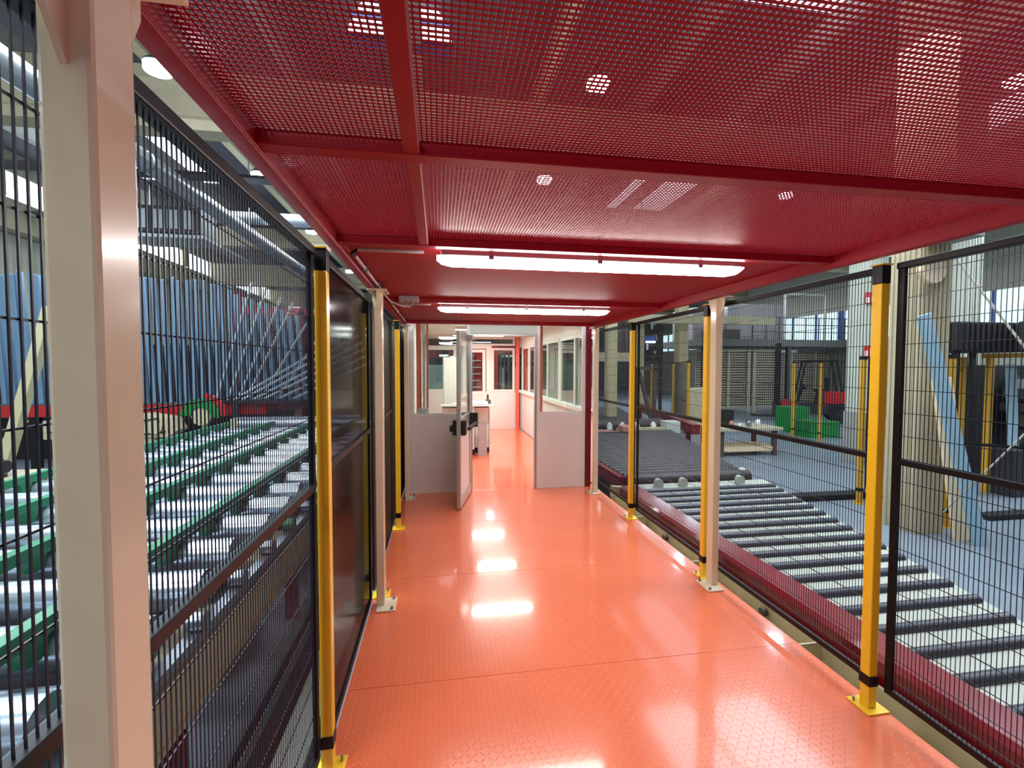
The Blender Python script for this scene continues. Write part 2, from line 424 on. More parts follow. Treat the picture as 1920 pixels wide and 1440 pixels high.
post(-.377, .58, -1, 'cream steel canopy post closest to the camera, large at the left edge', gz=1.98, gd=.075)
post(-.377, 3.15, -1, 'cream canopy post in the middle of the left side, beside the dark panels')
post(-.377, 5.72, -1, 'slim cream canopy post at the left corner of the booth front')
post(2.007, 3.06, 1, 'cream canopy post on the right edge of the walkway, next to a yellow post')
post(1.985, 5.62, 1, 'cream canopy post at the right corner of the booth front')

# ================================================================ CORRIDOR FENCES
def fpost(x, y, side, label, top=2.13):
    t = thing('fence_post', label, 'fence post', (x, y, 0), 'yellow posts of the walkway fences')
    x0, x1 = (x - .045, x) if side < 0 else (x, x + .045)
    MB().box(x0, x1, y, y + .05, .008, top - .09).build('post', 'yellow', t, .004)
    MB().box(x0 - .001, x1 + .001, y - .001, y + .051, top - .09, top - .006).build('clamp_block', 'black', t, .002)
    MB().box(x0 - .012, x1 + .004, y - .010, y + .055, top - .006, top).build('cap', 'yellow', t, .002)
    MB().box(x0 - .003, x1 + .003, y - .004, y + .054, .115, .165).build('strap', 'black', t, .002)
    bpl = MB().box(x0 - .035, x1 + .04, y - .035, y + .09, 0, .008).build('base_plate', 'yellow', t, .002)
    bx = x1 + .022 if side < 0 else x0 - .02
    MB().tube((bx, y + .06, .008), (bx, y + .06, .03), .006, 8).build('bolt', 'steel', bpl)
    return t
for y, l, xx in ((1.855, 'yellow fence post nearest on the left, between wire mesh and smoked panel', -.43),
             (3.30, 'yellow fence post hidden behind the middle cream post on the left', -.40),
             (4.66, 'narrow yellow fence post on the left just before the booth', -.395)):
    fpost(xx, y, -1, l, 2.11)
for y, l in ((1.82, 'thick yellow fence post at the right, nearest to the camera'),
             (3.21, 'yellow fence post right behind the cream post on the right side'),
             (4.60, 'slim yellow fence post on the right nearest to the booth')):
    fpost(2.03, y, 1, l)
def mesh_panel(x, y0, y1, label, dv=.0172, dh=.105, grp='black wire mesh fence panels', mid=1.2, zt=2.1, fr=.018, wr=.0015):
    t = thing('mesh_panel', label, 'fence panel', (x, (y0 + y1) / 2, .1), grp)
    mb = MB()
    mb.box(x - fr / 2, x + fr / 2, y0, y0 + .03, .1, zt); mb.box(x - fr / 2, x + fr / 2, y1 - .03, y1, .1, zt)
    mb.box(x - fr / 2, x + fr / 2, y0 + .03, y1 - .03, .1, .13)
    mb.build('frame', 'black', t)
    MB().box(x - .02, x + .02, y0, y1, zt, zt + .03).build('top_rail', 'black', t, .004)
    MB().box(x - .012, x + .012, y0 + .03, y1 - .03, mid, mid + .028).build('middle_rail', 'black', t, .002)
    mb = MB(); y = y0 + .035
    while y < y1 - .03:
        mb.box(x - wr, x + wr, y - wr, y + wr, .13, zt); y += dv
    z = .18
    while z < zt:
        mb.box(x - .0045, x - .0015, y0 + .03, y1 - .03, z - .0015, z + .0015); z += dh
    mb.build('wire_mesh', 'wire', t)
    return t
mesh_panel(-.48, .42, 1.83, 'black wire mesh panel on the left, behind the big cream post', dh=.127, dv=.0158, wr=.0012, mid=1.175, zt=2.07)
mesh_panel(2.1, .43, 1.80, 'black wire mesh panel at the right edge, beside the thick yellow post', wr=.0011)
mesh_panel(2.1, 1.87, 3.20, 'black wire mesh panel on the right between thick yellow post and cream post', wr=.0011)
mesh_panel(2.1, 3.26, 4.59, 'black wire mesh panel on the right beyond the cream post', wr=.0011)
mesh_panel(2.1, 4.65, 5.94, 'black wire mesh panel on the right that ends at the booth', wr=.0011)
def dark_panel(y0, y1, label, m):
    x = -.48
    t = thing('screen_panel', label, 'fence panel', (x, (y0 + y1) / 2, .02), 'dark solid screens of the left fence')
    mb = MB(); mb.box(x - .01, x + .01, y0, y0 + .03, .02, 2.08); mb.box(x - .01, x + .01, y1 - .03, y1, .02, 2.08)
    mb.box(x - .01, x + .01, y0 + .03, y1 - .03, .02, .05); mb.build('frame', 'black', t)
    MB().box(x - .015, x + .015, y0, y1, 2.08, 2.11).build('top_rail', 'black', t, .003)
    MB().box(x - .014, x + .014, y0 + .03, y1 - .03, 1.2, 1.228).build('middle_rail', 'black', t, .002)
    MB().box(x - .002, x + .002, y0 + .03, y1 - .03, .05, 2.08).build('sheet', m, t)
    return t
M['blksheet'] = mat('black_plastic_sheet', (26, 23, 27), .5, coat=0, spec=.15, var=.1, scale=3)
dark_panel(1.91, 3.22, 'smoked see-through screen panel on the left just behind the nearest yellow post', 'smoke')
dark_panel(3.36, 4.62, 'black glossy screen panel on the left between the cream post and the far yellow post', 'blksheet')
dark_panel(4.72, 5.90, 'black glossy screen panel on the left that meets the booth corner', 'blksheet')

dark_panel(5.93, 7.4, 'black glossy screen panel running on past the left side of the booth', 'blksheet')
# dark red trough and cream ledge at the walkway's right edge
t = thing('conveyor_rail', 'long glossy dark red side rail of the pale roller table beside the walkway', 'rail', (2.5, 3.5, HF))
mb = MB(); mb.prism([(2.40, -.16), (2.40, .02), (2.43, .045), (2.64, .045), (2.66, .03), (2.66, -.16)], 1, -1.0, 5.75); mb.build('beam', 'railred', t)
MB().box(2.385, 2.40, -1, 5.75, -.185, -.165).build('edge_strip', 'black', t)
for y in (.4, 2.0, 3.6, 5.2): MB().box(2.44, 2.54, y, y + .1, HF, -.16).build('leg', 'creamd', t)
t = thing('ledge_channel', 'cream steel channel between the walkway edge and the red rail', 'channel', (2.24, 3, -.35))
MB().box(2.12, 2.36, -1.0, 5.9, -.20, -.17).box(2.34, 2.36, -1, 5.9, -.17, -.08).build('channel', 'creamd', t)
for y in (1.2, 2.4, 3.6, 4.8): MB().box(2.13, 2.33, y, y + .012, -.169, -.05).build('rib', 'creamd', t)
for y in (2.9, 4.35): MB().tube((2.30, y, -.13), (2.335, y, -.13), .03, 12).build('roller_end', 'brown', t)

# ================================================================ BOOTH at the end of the walkway
BX0, BX1, BY0, BY1, BZ = -.37, 2.17, 5.95, 11.95, 2.42
struct('ceiling_booth', MB().box(BX0, BX1 + .06, BY0, BY1 + .05, BZ, BZ + .06), 'white')
# front wall: left leaf, right leaf, header; lower grey panels with glass above
def front(name, x0, x1, label):
    mb = MB().box(x0, x1, BY0, BY0 + .05, .03, 1.02)
    t = struct(name, mb, 'grey', .003, label)
    t['_o'] = tuple(t.location)
    mb = MB(); mb.box(x0, x0 + .045, BY0 - .002, BY0 + .052, 1.02, BZ); mb.box(x1 - .045, x1, BY0 - .002, BY0 + .052, 1.02, BZ)
    mb.box(x0, x1, BY0 - .002, BY0 + .052, .0, .03)
    mb.build('frame', 'grey', t, .003)
    MB().box(x0 + .045, x1 - .045, BY0 + .02, BY0 + .026, 1.02, BZ).build('glass_pane', 'gl', t)
    MB().box(x0 + .045, x1 - .045, BY0 + .01, BY0 + .04, 1.0195, 1.04).build('glazing_bead', 'grey', t)
    return t
front('wall_booth_left', BX0, .40, 'grey booth front wall left of the open door, glass above')
front('wall_booth_right', 1.29, 1.97, 'grey booth front wall right of the door opening, glass above')
struct('trim_40', MB().box(.40, 1.29, BY0 - .003, BY0 + .06, 2.08, BZ), 'slat', .004, 'pale header across the booth front')
struct('trim_41', MB().box(1.975, 2.05, BY0 - .01, BY0 + .05, -.1, BZ), 'redd', .003, 'dark red corner upright of the booth front')
mb = MB().box(.40, .425, BY0, BY0 + .055, 0, 2.08).box(1.262, 1.289, BY0, BY0 + .055, 0, 2.08).box(.425, 1.262, BY0, BY0 + .055, 2.055, 2.08)
struct('trim_42', mb, 'alu', .002, 'aluminium frame of the booth door opening')
# open door leaf, swung towards the camera
D = thing('door_1', 'open aluminium booth door seen nearly edge on, glass above a pink-grey panel', 'door', (.385, 5.90, 0)); del D['category']
D['kind'] = 'structure'
ang = math.atan2(5.18 - 5.90, .215 - .385)
L = .76
def dl(a, b, z0, z1, th=.045, off=0):
    ca, sa = math.cos(ang), math.sin(ang)
    mb = MB(); c = (a + b) / 2
    mb.obox((.385 + ca * c - sa * off, 5.90 + sa * c + ca * off, (z0 + z1) / 2), (b - a, th, z1 - z0), rz=ang)
    return mb
f = dl(0, .075, .02, 2.05)
for a in ((L - .075, L, .02, 2.05), (.075, L - .075, .02, .14), (.075, L - .075, .98, 1.06), (.075, L - .075, 1.98, 2.05)):
    g = dl(*a); f.add(g.v, g.f)
f.build('frame', 'alu', D, .003)
dl(.075, L - .075, .14, .98, .02).build('lower_panel', 'grey', D)
dl(.075, L - .075, 1.06, 1.98, .008).build('glass_pane', 'gl', D)
for s in (-1, 1):
    h = dl(L - .13, L - .02, .86, 1.03, .05, s * .05).build('handle_plate', 'blackm', D, .008)
g = dl(.06, L - .05, .915, .955, .03, .11); gg = dl(.05, .12, .88, 1.06, .10, .07); g.add(gg.v, gg.f)
g.build('push_bar', 'blackm', D, .004)
g = dl(L - .13, L - .03, .90, .97, .03, -.095); g.build('lever_handle', 'blackm', D, .004)
dl(.02, .24, 1.99, 2.04, .05, .05).build('door_closer', 'grille', D, .004)

# side wall of the booth on the right: low panels, sill, sliding windows
struct('wall_booth_side', MB().box(2.13, 2.17, BY0 + .06, BY1, 0, .97), 'grey', label='grey low wall inside the booth on the right')
struct('trim_43', MB().box(2.06, 2.2, BY0 + .11, BY1 - .1, .97, 1.035), 'white', .003)
k = 50
for y0, y1 in ((6.08, 7.9), (7.95, 9.75), (9.8, 11.7)):
    mb = MB(); mb.box(2.13, 2.17, y0, y0 + .05, 1.035, 2.1); mb.box(2.13, 2.17, y1 - .05, y1, 1.035, 2.1); mb.box(2.13, 2.17, y0, y1, 2.1, 2.16)
    mb.box(2.125, 2.15, (y0 + y1) / 2 - .03, (y0 + y1) / 2 + .03, 1.035, 2.1)
    wn = struct('window_%d' % k, mb, 'white', .002); wn['_o'] = tuple(wn.location)
    MB().box(2.148, 2.152, y0 + .05, y1 - .05, 1.035, 2.1).build('glass_pane', 'gl', wn); k += 1
struct('trim_44', MB().box(2.12, 2.18, BY0 + .1, BY1, 2.16, BZ), 'white')
# left wall of the booth
struct('wall_booth_rear', MB().box(BX0 - .04, BX0, BY0, BY1, 0, BZ), 'white', label='left wall of the booth')
# far wall with door and windows
FY = 11.9
struct('wall_booth_far', MB().box(BX0, .60, FY, FY + .05, 0, 1.0).box(1.20, 2.0, FY, FY + .05, 0, .98), 'grey', label='far wall of the booth below the windows')
def farwin(n, x0, x1, z0, z1, fw=.06):
    mb = MB().box(x0, x0 + fw, FY - .01, FY + .05, z0, z1).box(x1 - fw, x1, FY - .01, FY + .05, z0, z1).box(x0 + fw, x1 - fw, FY - .01, FY + .05, z0, z0 + fw).box(x0 + fw, x1 - fw, FY - .01, FY + .05, z1 - fw, z1)
    wn = struct('window_%d' % n, mb, 'white', .003); wn['_o'] = tuple(wn.location)
    MB().box(x0 + fw, x1 - fw, FY + .02, FY + .026, z0 + fw, z1 - fw).build('glass_pane', 'gl', wn)
farwin(60, -.36, .42, 1.0, 2.14); farwin(61, 1.36, 1.98, .98, 2.14)
farwin(62, -.36, .60, 2.14, BZ, .05); farwin(63, .60, 1.98, 2.2, BZ, .05)
mb = MB().box(.42, .60, FY - .01, FY + .05, 0, 2.14).box(1.22, 1.36, FY - .01, FY + .05, 0, 2.2).box(.6, 1.22, FY - .01, FY + .05, 2.12, 2.2)
struct('trim_45', mb, 'white', .003)
D2 = struct('door_2', MB().box(.62, .70, FY, FY + .04, .02, 2.1).box(1.12, 1.20, FY, FY + .04, .02, 2.1).box(.70, 1.12, FY, FY + .04, 2.02, 2.1).box(.70, 1.12, FY, FY + .04, .9, 1.0).box(.70, 1.12, FY, FY + .04, .02, .1), 'white', .003, 'white framed glazed door in the far booth wall')
D2['_o'] = tuple(D2.location)
MB().box(.70, 1.12, FY + .01, FY + .03, .1, .9).build('lower_panel', 'grey', D2)
MB().box(.70, 1.12, FY + .015, FY + .021, 1.0, 2.02).build('glass_pane', 'gl', D2)
# coral painted posts of the booth
struct('trim_46', MB().box(2.0, 2.08, 11.78, 11.88, 0, BZ), 'coralp', label='coral post in the far right booth corner')
struct('trim_47', MB().box(1.345, 1.40, 6.08, 6.13, 0, BZ), 'coralp', label='coral post right of the booth door')
struct('trim_48', MB().box(-.30, -.235, 6.10, 6.16, .95, BZ).box(-.17, -.145, 6.1, 6.16, .95, BZ), 'coralp', label='coral posts behind the left booth glass')
t = thing('wall_pipe', 'white vertical pipe between the coral uprights behind the left booth glass', 'pipe', (-.2, 6.12, 1.0))
MB().tube((-.205, 6.12, 1.1), (-.205, 6.12, BZ), .017).build('pipe', 'white', t)
MB().box(-.285, -.14, 6.02, 6.08, .93, 1.10).build('switch_box', 'white', t, .006)

# furniture inside the booth
t = thing('control_desk', 'light grey control desk with sloping top inside the booth on the left', 'desk', (.55, 8.9, 0))
MB().prism([(8.35, .94), (9.1, .90), (9.1, .87), (8.35, .91)], 0, .02, 1.02).build('desk_top', 'white', t, .003)
MB().box(.05, .95, 8.62, 9.05, .10, .866).build('cabinet', 'grey', t, .004)
MB().box(.52, .64, 8.42, 8.56, .10, .9).build('leg', 'grey', t, .004)
MB().box(.515, .645, 8.415, 8.565, 0, .10).build('foot', 'blackm', t, .003)
MB().box(.06, .94, 8.63, 9.04, .0, .098).build('plinth', 'blackm', t)
for x in (.40, .66, .93): MB().box(x, x + .006, 8.612, 8.62, .12, .84).build('door_edge', 'darkm', t)
t = tag(MB().box(.62, .90, 8.48, 8.72, .942, .985).build('paper_stack', 'paper', None, .004), 'white stack of papers on the sloping control desk', 'papers')
tag(MB().box(.25, .50, 8.6, 8.8, .938, .955).build('paper_sheets', 'paper', None, .003), 'flat pile of white sheets at the left end of the control desk', 'papers')
t = thing('desk_telephone', 'black telephone at the right end of the control desk', 'telephone', (.97, 8.92, .912))
MB().prism([(8.84, .912), (9.0, .912), (9.0, .99), (8.93, .99)], 0, .90, 1.0).build('body', 'blackm', t, .004)
MB().tube((.95, 8.97, .99), (.95, 9.0, 1.09), .018).build('handset', 'blackm', t)
t = thing('waste_bin', 'small grey waste bin in the booth beside the desk leg', 'bin', (.78, 8.35, 0))
MB().add([(x, y, z) for z, k in ((.30, .07), (.62, .085)) for x, y in ((.78 - k, 8.35 - k), (.78 + k, 8.35 - k), (.78 + k, 8.35 + k), (.78 - k, 8.35 + k))],
         [(0, 1, 5, 4), (1, 2, 6, 5), (2, 3, 7, 6), (3, 0, 4, 7), (3, 2, 1, 0)]).build('body', 'grille', t)
MB().box(.70, .86, 8.27, 8.43, .0, .30).build('stand', 'grille', t)
t = thing('electric_cabinet', 'tall white electric cabinet behind the open booth door', 'cabinet', (.3, 9.9, 0))
MB().box(.08, .50, 9.7, 10.1, 0, 1.85).build('body', 'white', t, .006)
MB().box(.10, .48, 9.685, 9.70, .06, 1.8).build('door', 'white', t, .003)
t = thing('wall_hook', 'brass coloured key hanging on a strap below the left booth window', 'key', (.0, 8.0, .9))
MB().box(-.36, -.30, 8.0, 9.4, 1.0, 1.03).build('shelf', 'white', t)
t2 = thing('booth_lamp', 'lit white batten on the booth ceiling nearest to the open door', 'ceiling lamp', (.9, 7.27, BZ - .02), 'booth lamps')
MB().box(.3, 1.5, 7.2, 7.35, BZ - .05, BZ - .001).build('housing', 'white', t2)
MB().box(.31, 1.49, 7.21, 7.34, BZ - .06, BZ - .05).build('diffuser', 'boothlamp', t2)
for y, l in ((8.9, 'lit white batten in the middle of the booth ceiling'), (10.6, 'lit white batten at the far end of the booth ceiling')): dup(t2, (.9, y, BZ - .02), l)
bpy.data.objects['wall_hook'].name = 'window_shelf'; bpy.data.objects['window_shelf']['label'] = 'narrow white shelf along the left wall inside the booth'
bpy.data.objects['window_shelf']['category'] = 'shelf'

# ================================================================ LEFT: big roller conveyor
CZ = .35
t = thing('roller_conveyor', 'large conveyor of polished steel rollers with green guide bars left of the walkway', 'conveyor', (-3.2, 6, HF))
conv = t
for i in range(19):
    y = 1.45 + .55 * i
    if y > 10.7: break
    x1 = -1.47 - (.06 if i % 3 == 1 else 0)
    mb = MB().tube((-4.72, y, CZ - .11), (x1, y, CZ - .11), .115, 24)
    mb.tube((x1, y, CZ - .11), (x1 + .05, y, CZ - .11), .04, 10)
    mb.build('roller', 'roller', t)
    MB().tube((-4.72, y + .23, CZ - .19), (-1.55, y + .23, CZ - .19), .075, 14).build('idler_roller', 'steel', t)
for i, x in enumerate((-1.90, -2.72, -3.6, -4.5)):
    y0 = .9
    # bar with saw-tooth cut-outs at each roller
    mb = MB()
    mb.box(x - .04, x + .04, y0, 10.6, CZ + .01, CZ + .095)
    k = 0
    while y0 + .275 + .55 * k < 10.4:
        yy = y0 + .275 + .55 * k + .03
        mb.prism([(yy, CZ + .016), (yy + .16, CZ + .016), (yy + .12, CZ - .09), (yy + .04, CZ - .09)], 0, x - .034, x + .034); k += 1
    mb.build('guide_bar', 'green', t, .003)
mb = MB().box(-1.42, -1.36, -.5, 10.9, CZ - .05, CZ + .02); mb.build('side_rail', 'drk', t, .004)
mb = MB().box(-1.45, -1.36, -.5, 10.9, -.28, .03); mb.box(-1.36, -1.34, -.5, 10.9, -.27, -.24); mb.box(-1.36, -1.34, -.5, 10.9, 0, .02)
mb.build('side_beam', 'tan', t, .004)
for y in (.6, 2.5, 4.4, 6.3, 8.2, 10.1): MB().box(-1.43, -1.33, y, y + .09, HF, -.285).build('leg', 'railred', t)
for i in range(18):
    y = 1.2 + .55 * i
    MB().tube((-1.45, y, .16), (-1.355, y, .16), .055, 14).build('bearing', 'green' if i % 4 == 2 else 'steel', t)
MB().box(-1.44, -1.37, .9, 10.7, .05, .11).build('chain_guard', 'steel', t)
MB().box(-4.86, -4.74, .5, 10.9, -.3, CZ).build('side_beam', 'creamd', t)
for y in (2.5, 6.3, 10.1): MB().box(-4.85, -4.76, y, y + .1, HF, -.3).build('leg', 'creamd', t)
MB().box(-4.73, -2.3, .9, 10.8, -.42, -.38).build('drip_tray', 'darkm', t)
t = thing('end_drum', 'wide grey steel drum across the far end of the left conveyor', 'drum', (-3.2, 11.3, .1))
MB().tube((-4.55, 11.3, .28), (-1.5, 11.3, .28), .2, 28).build('shell', 'roller', t)
MB().box(-4.7, -4.56, 11.15, 11.45, HF, .45).build('stand', 'creamd', t); MB().box(-1.49, -1.38, 11.15, 11.45, HF, .4).build('stand', 'creamd', t)
def guard(x, y, z, r, label, w=.12):
    t = thing('wheel_guard', label, 'guard', (x, y, HF), 'green and red wheel guards at the far end of the conveyor')
    def arc(r0, r1, a0, a1, n=12):
        A = [R(a0 + (a1 - a0) * i / n) for i in range(n + 1)]
        return [(x + r1 * math.cos(a), z + r1 * math.sin(a)) for a in A] + [(x + r0 * math.cos(a), z + r0 * math.sin(a)) for a in reversed(A)]
    MB().prism(arc(r * .5, r, 175, -5), 1, y, y + w).build('hood', 'bgreen', t, .003)
    MB().prism(arc(r * 1.03, r * 1.28, 82, 2), 1, y + .01, y + w).build('red_rim', 'frk', t)
    MB().tube((x, y + .03, z), (x, y + w, z), r * .48, 20).build('wheel', 'creamd', t)
    MB().box(x - .06, x + .06, y + w, y + w + .08, HF, z + .1).build('stand', 'creamd', t)
    return t
guard(-5.35, 11.2, .50, .42, 'green half round wheel guard with red rim beside the cream gear box')
guard(-3.55, 12.05, .80, .24, 'smaller green and red wheel guard behind the drum', .1)
# cream gear box and arms at the far left
t = thing('gear_box', 'cream gear box with round cover at the far left end of the conveyor', 'gear box', (-6.9, 11.2, HF))
MB().box(-7.8, -6.2, 11.05, 11.4, HF, .078).build('pedestal', 'creamd', t, .01)
MB().prism([(-8.3, .08), (-5.9, .08), (-5.72, .23), (-5.86, .5), (-6.4, .60), (-8.3, .48)], 1, 11.0, 11.45).build('housing', 'creamd', t, .01)
MB().tube((-6.15, 11.0, .31), (-6.15, 10.94, .31), .15, 20).build('cover', 'creamd', t)
MB().path([(-8.2, 10.98, .23), (-7.4, 10.97, .38), (-6.6, 10.97, .43), (-6.1, 10.97, .50), (-5.95, 10.98, .2), (-6.7, 10.98, .13), (-7.7, 10.98, .1)], .014).build('cable', 'blackm', t)
t = thing('slanted_frame', 'cream frame with a slanting bar in front of the blue-grey tubes at the left edge', 'frame', (-5.3, 6.7, HF))
MB().bar((-4.93, 6.72, 2.4), (-5.50, 6.72, .40), .12, .11).build('slanting_bar', 'creamd', t, .004)
MB().bar((-5.34, 6.78, .95), (-5.9, 6.78, .0), .11, .08).build('strut', 'creamd', t, .004)
MB().box(-6.1, -5.3, 6.6, 7.0, HF, .02).build('base', 'creamd', t, .01)
MB().box(-6.7, -5.26, 6.42, 7.05, .03, .25).build('cross_member', 'creamd', t, .01)
t = thing('drive_motor', 'pale blue motor at the foot of the cream slanting bar', 'motor', (-5.5, 6.75, .25))
MB().tube((-5.86, 6.54, .39), (-5.42, 6.54, .39), .11, 18).build('body', 'tube', t); MB().tube((-5.42, 6.54, .39), (-5.34, 6.54, .39), .08, 18).build('fan_cover', 'darkm', t)
MB().box(-5.9, -5.4, 6.46, 6.62, .252, .29).build('foot', 'darkm', t)

# red rack with upright blue-grey tubes
t = thing('tube_rack', 'red steel rack behind the left conveyor that carries the upright tubes', 'rack', (-6, 12.1, HF))
MB().box(-12.6, -4.2, 11.82, 12.02, .48, .76).build('base_beam', 'frk', t, .004)
MB().box(-12.6, -4.2, 11.80, 12.04, .76, .78).build('top_plate', 'steel', t)
MB().box(-4.19, -2.75, 11.82, 12.02, .60, .775).build('base_beam', 'redd', t, .004)
for x in (-11.5, -9.2, -7, -4.9): MB().box(x, x + .15, 11.85, 12.0, HF, .48).build('leg', 'blackm', t)
for x in (-5.3, -3.7, -3.05): MB().box(x, x + .14, 12.85, 13.0, HF, 3.6 if x < -5 else 3.15).build('upright', 'redd', t)
MB().box(-5.3, -2.8, 12.85, 12.98, 3.0, 3.2).build('cross_beam', 'frk', t); MB().box(-4.6, -2.8, 12.85, 12.98, 2.5, 2.58).build('cross_beam', 'redd', t)
MB().bar((-3.7, 12.8, 1.3), (-2.9, 12.8, 2.9), .12, .05).build('brace', 'frk', t)
MB().box(-12.6, -2.9, 13.1, 13.14, HF, 2.2).build('back_sheet', 'darkm', t)
x = -12.5
while x < -3.25:
    zt = 3.73 if x < -5.4 else 3.73 - (x + 5.4) * .42
    zt += random.uniform(-.07, .07)
    w = random.choice((.042, .044, .055)); ln = random.uniform(.10, .19); z0 = .785
    vs = []
    for (z, dx) in ((z0, 0), (zt, -ln)):
        vs += [(x + dx - w, 11.86, z), (x + dx + w, 11.86, z), (x + dx + w, 11.97, z), (x + dx - w, 11.97, z)]
    o = MB().add(vs, [(0, 3, 2, 1), (4, 5, 6, 7), (0, 1, 5, 4), (1, 2, 6, 5), (2, 3, 7, 6), (3, 0, 4, 7)]).build('steel_tube', 'tube', None, .012)
    tag(o, 'tall blue-grey square tube standing upright in the long row on the red beam', 'tube', 'upright blue-grey tubes')
    x += .178 if random.random() > .06 else .25
for (xb, xt, zt) in ((-5.25, -4.42, 3.66), (-5.0, -4.1, 3.54), (-4.78, -3.77, 3.3), (-4.6, -3.49, 3.2), (-4.27, -2.99, 3.05), (-3.9, -2.75, 2.62)):
    o = MB().tube((xb, 11.75, .86), (xt, 11.77, zt), .027, 8).build('leaning_rod', 'bright', None)
    tag(o, 'bright thin aluminium rod leaning to the right in front of the upright tubes', 'rod', 'leaning bright rods')
t = thing('rod_stop', 'dark cross bar that the leaning rods stand on', 'bar', (-4.2, 11.76, HF))
MB().box(-5.4, -2.95, 11.70, 11.79, .78, .83).build('bar', 'darkm', t); MB().box(-5.38, -5.28, 11.70, 11.79, HF, .78).build('leg', 'darkm', t); MB().box(-3.1, -3.0, 11.70, 11.79, HF, .78).build('leg', 'darkm', t)
for k, (xa, za, xb, zb) in enumerate(((-4.80, .86, -2.0, 2.59), (-4.62, .86, -1.93, 2.41), (-4.38, .86, -1.87, 2.23), (-4.13, .88, -1.81, 2.08), (-3.8, .88, -1.74, 1.92), (-3.48, .87, -1.68, 1.74))):
    o = MB().tube((xa, 11.63, za), (xb, 11.63, zb), .031, 8).build('sloping_pipe', 'bright', None)
    tag(o, 'bright aluminium pipe sloping up to the right above the far end of the conveyor', 'pipe', 'sloping bright pipes')
t = thing('pipe_cradle', 'dark cradle carrying the sloping bright pipes', 'cradle', (-3.2, 11.64, HF))
MB().box(-4.85, -3.3, 11.57, 11.69, .77, .82).build('cross_bar', 'darkm', t); MB().box(-2.0, -1.92, 11.68, 11.71, HF, 2.4).build('upright', 'darkm', t); MB().box(-4.82, -4.72, 11.57, 11.69, HF, .77).build('upright', 'darkm', t)

# floor beams and troughs between the walkway and the left conveyor
tag(MB().box(-1.09, -1.0, -.5, 11, HF, HF + .10).build('floor_rail', 'black', None, .004), 'black rail on the factory floor between conveyor and walkway on the left', 'rail')
tag(MB().box(-.97, -.78, -.5, 11, HF, HF + .06).build('floor_kerb', 'slat', None, .004), 'pale kerb on the factory floor just left of the walkway', 'kerb')
tag(MB().box(-.50, -.488, -.5, 5.9, HF, -.19).build('platform_skirt', 'darkm', None), 'dark skirt sheet under the left edge of the walkway', 'skirt')
tag(MB().tube((-1.2, .6, HF + .03), (-1.2, 8, HF + .03), .022, 8).build('floor_pipe', 'blackm', None), 'thin black pipe on the floor beneath the left conveyor', 'pipe')
tag(MB().box(-2.9, -1.6, 3.5, 4.3, HF, -.45).build('pallet_box', 'wood', None, .01), 'pale low box on the floor under the left conveyor', 'box')
tag(MB().box(-2.4, -1.62, 5.2, 6.1, HF, -.44).build('pallet_box', 'creamd', None, .01), 'cream low box farther back under the left conveyor', 'box')

# ================================================================ LEFT hall: ducts, unit heater, lamps
t = thing('air_duct', 'long zinc air duct high up on the left, running away from the camera', 'duct', (-5.1, 14, 5.3))
MB().tube((-5.1, 4.5, 5.25), (-5.1, 26, 5.25), .17, 20).build('duct', 'duct', t)
for y in range(6, 26, 3): MB().tube((-5.1, y, 5.25), (-5.1, y + .06, 5.25), .185, 20).build('collar', 'steel', t)
for y in (7.5, 13.5, 19.5): MB().box(-5.11, -5.09, y, y + .01, 5.42, 8.25).build('hanger', 'steel', t)
t = thing('air_duct', 'short zinc air duct crossing behind the long one', 'duct', (-5, 14.4, 5.9))
MB().tube((-7.0, 14.4, 5.95), (-3.0, 14.4, 5.95), .17, 20).build('duct', 'duct', t)
for x in (-6.5, -3.6): MB().box(x, x + .01, 14.39, 14.41, 6.12, 7.5).build('hanger', 'steel', t)
t = thing('heater_unit', 'dark unit heater with grey shelf hanging under the left roof', 'heater', (-6.2, 12.5, 4.9))
MB().box(-7.2, -5.7, 12.2, 13.0, 4.85, 5.5).build('body', 'darkm', t, .02); MB().box(-7.3, -5.6, 12.1, 13.1, 4.72, 4.80).build('shelf', 'duct', t)
for k in range(4): MB().box(-7.1 + .33 * k, -6.85 + .33 * k, 12.18, 12.2, 4.95, 5.4).build('louvre', 'steel', t)
for x in (-7.0, -5.9): MB().box(x, x + .02, 12.5, 12.52, 5.5, 8.25).build('hanger', 'steel', t)
t = thing('cable_tray', 'dark grey cable tray under the roof on the left', 'cable tray', (-4, 12, 6.0))
MB().box(-12.8, -2.6, 11.6, 12.0, 6.05, 6.12).build('tray', 'darkm', t)
t = thing('cable_tray', 'second dark cable tray farther back under the left roof', 'cable tray', (-4, 16, 6.2))
MB().box(-12.8, -2.4, 16.2, 16.6, 6.3, 6.38).build('tray', 'darkm', t)
n = 0
nm = ('nearest', 'second', 'third', 'fourth')
for xi, (x, side) in enumerate(((-4.66, 'left of the canopy'), (2.80, 'above the canopy'), (10.0, 'over the right hall'))):
    for yi, y in enumerate(((8.67, 13.03, 18.0, 25.2), (7.9, 12.06, 16.5, 25.2), (6.6, 12.0, 17.6, 25.2))[xi]):
        t = thing('high_bay_lamp', 'bright round high bay lamp %s, %s from the camera' % (side, nm[yi]), 'ceiling lamp', (x, y, 6.7), 'high bay lamps')
        MB().lathe([(.0, .42), (.06, .40), (.08, .25), (.20, .14), (.21, .10)], (x, y, 6.6), 20).build('shade', 'steel', t)
        MB().lathe([(.0, -.005), (.2, .0), (.2, .10)], (x, y, 6.6), 20).build('lens', 'bay', t)
        MB().tube((x, y, 7.0), (x, y, 8.25), .01, 6).build('hanger', 'steel', t)
        l = light('high_bay_light', 'SPOT', (x, y, 6.68), 330, (.88, .94, 1), radius=.18, spot=R(108))

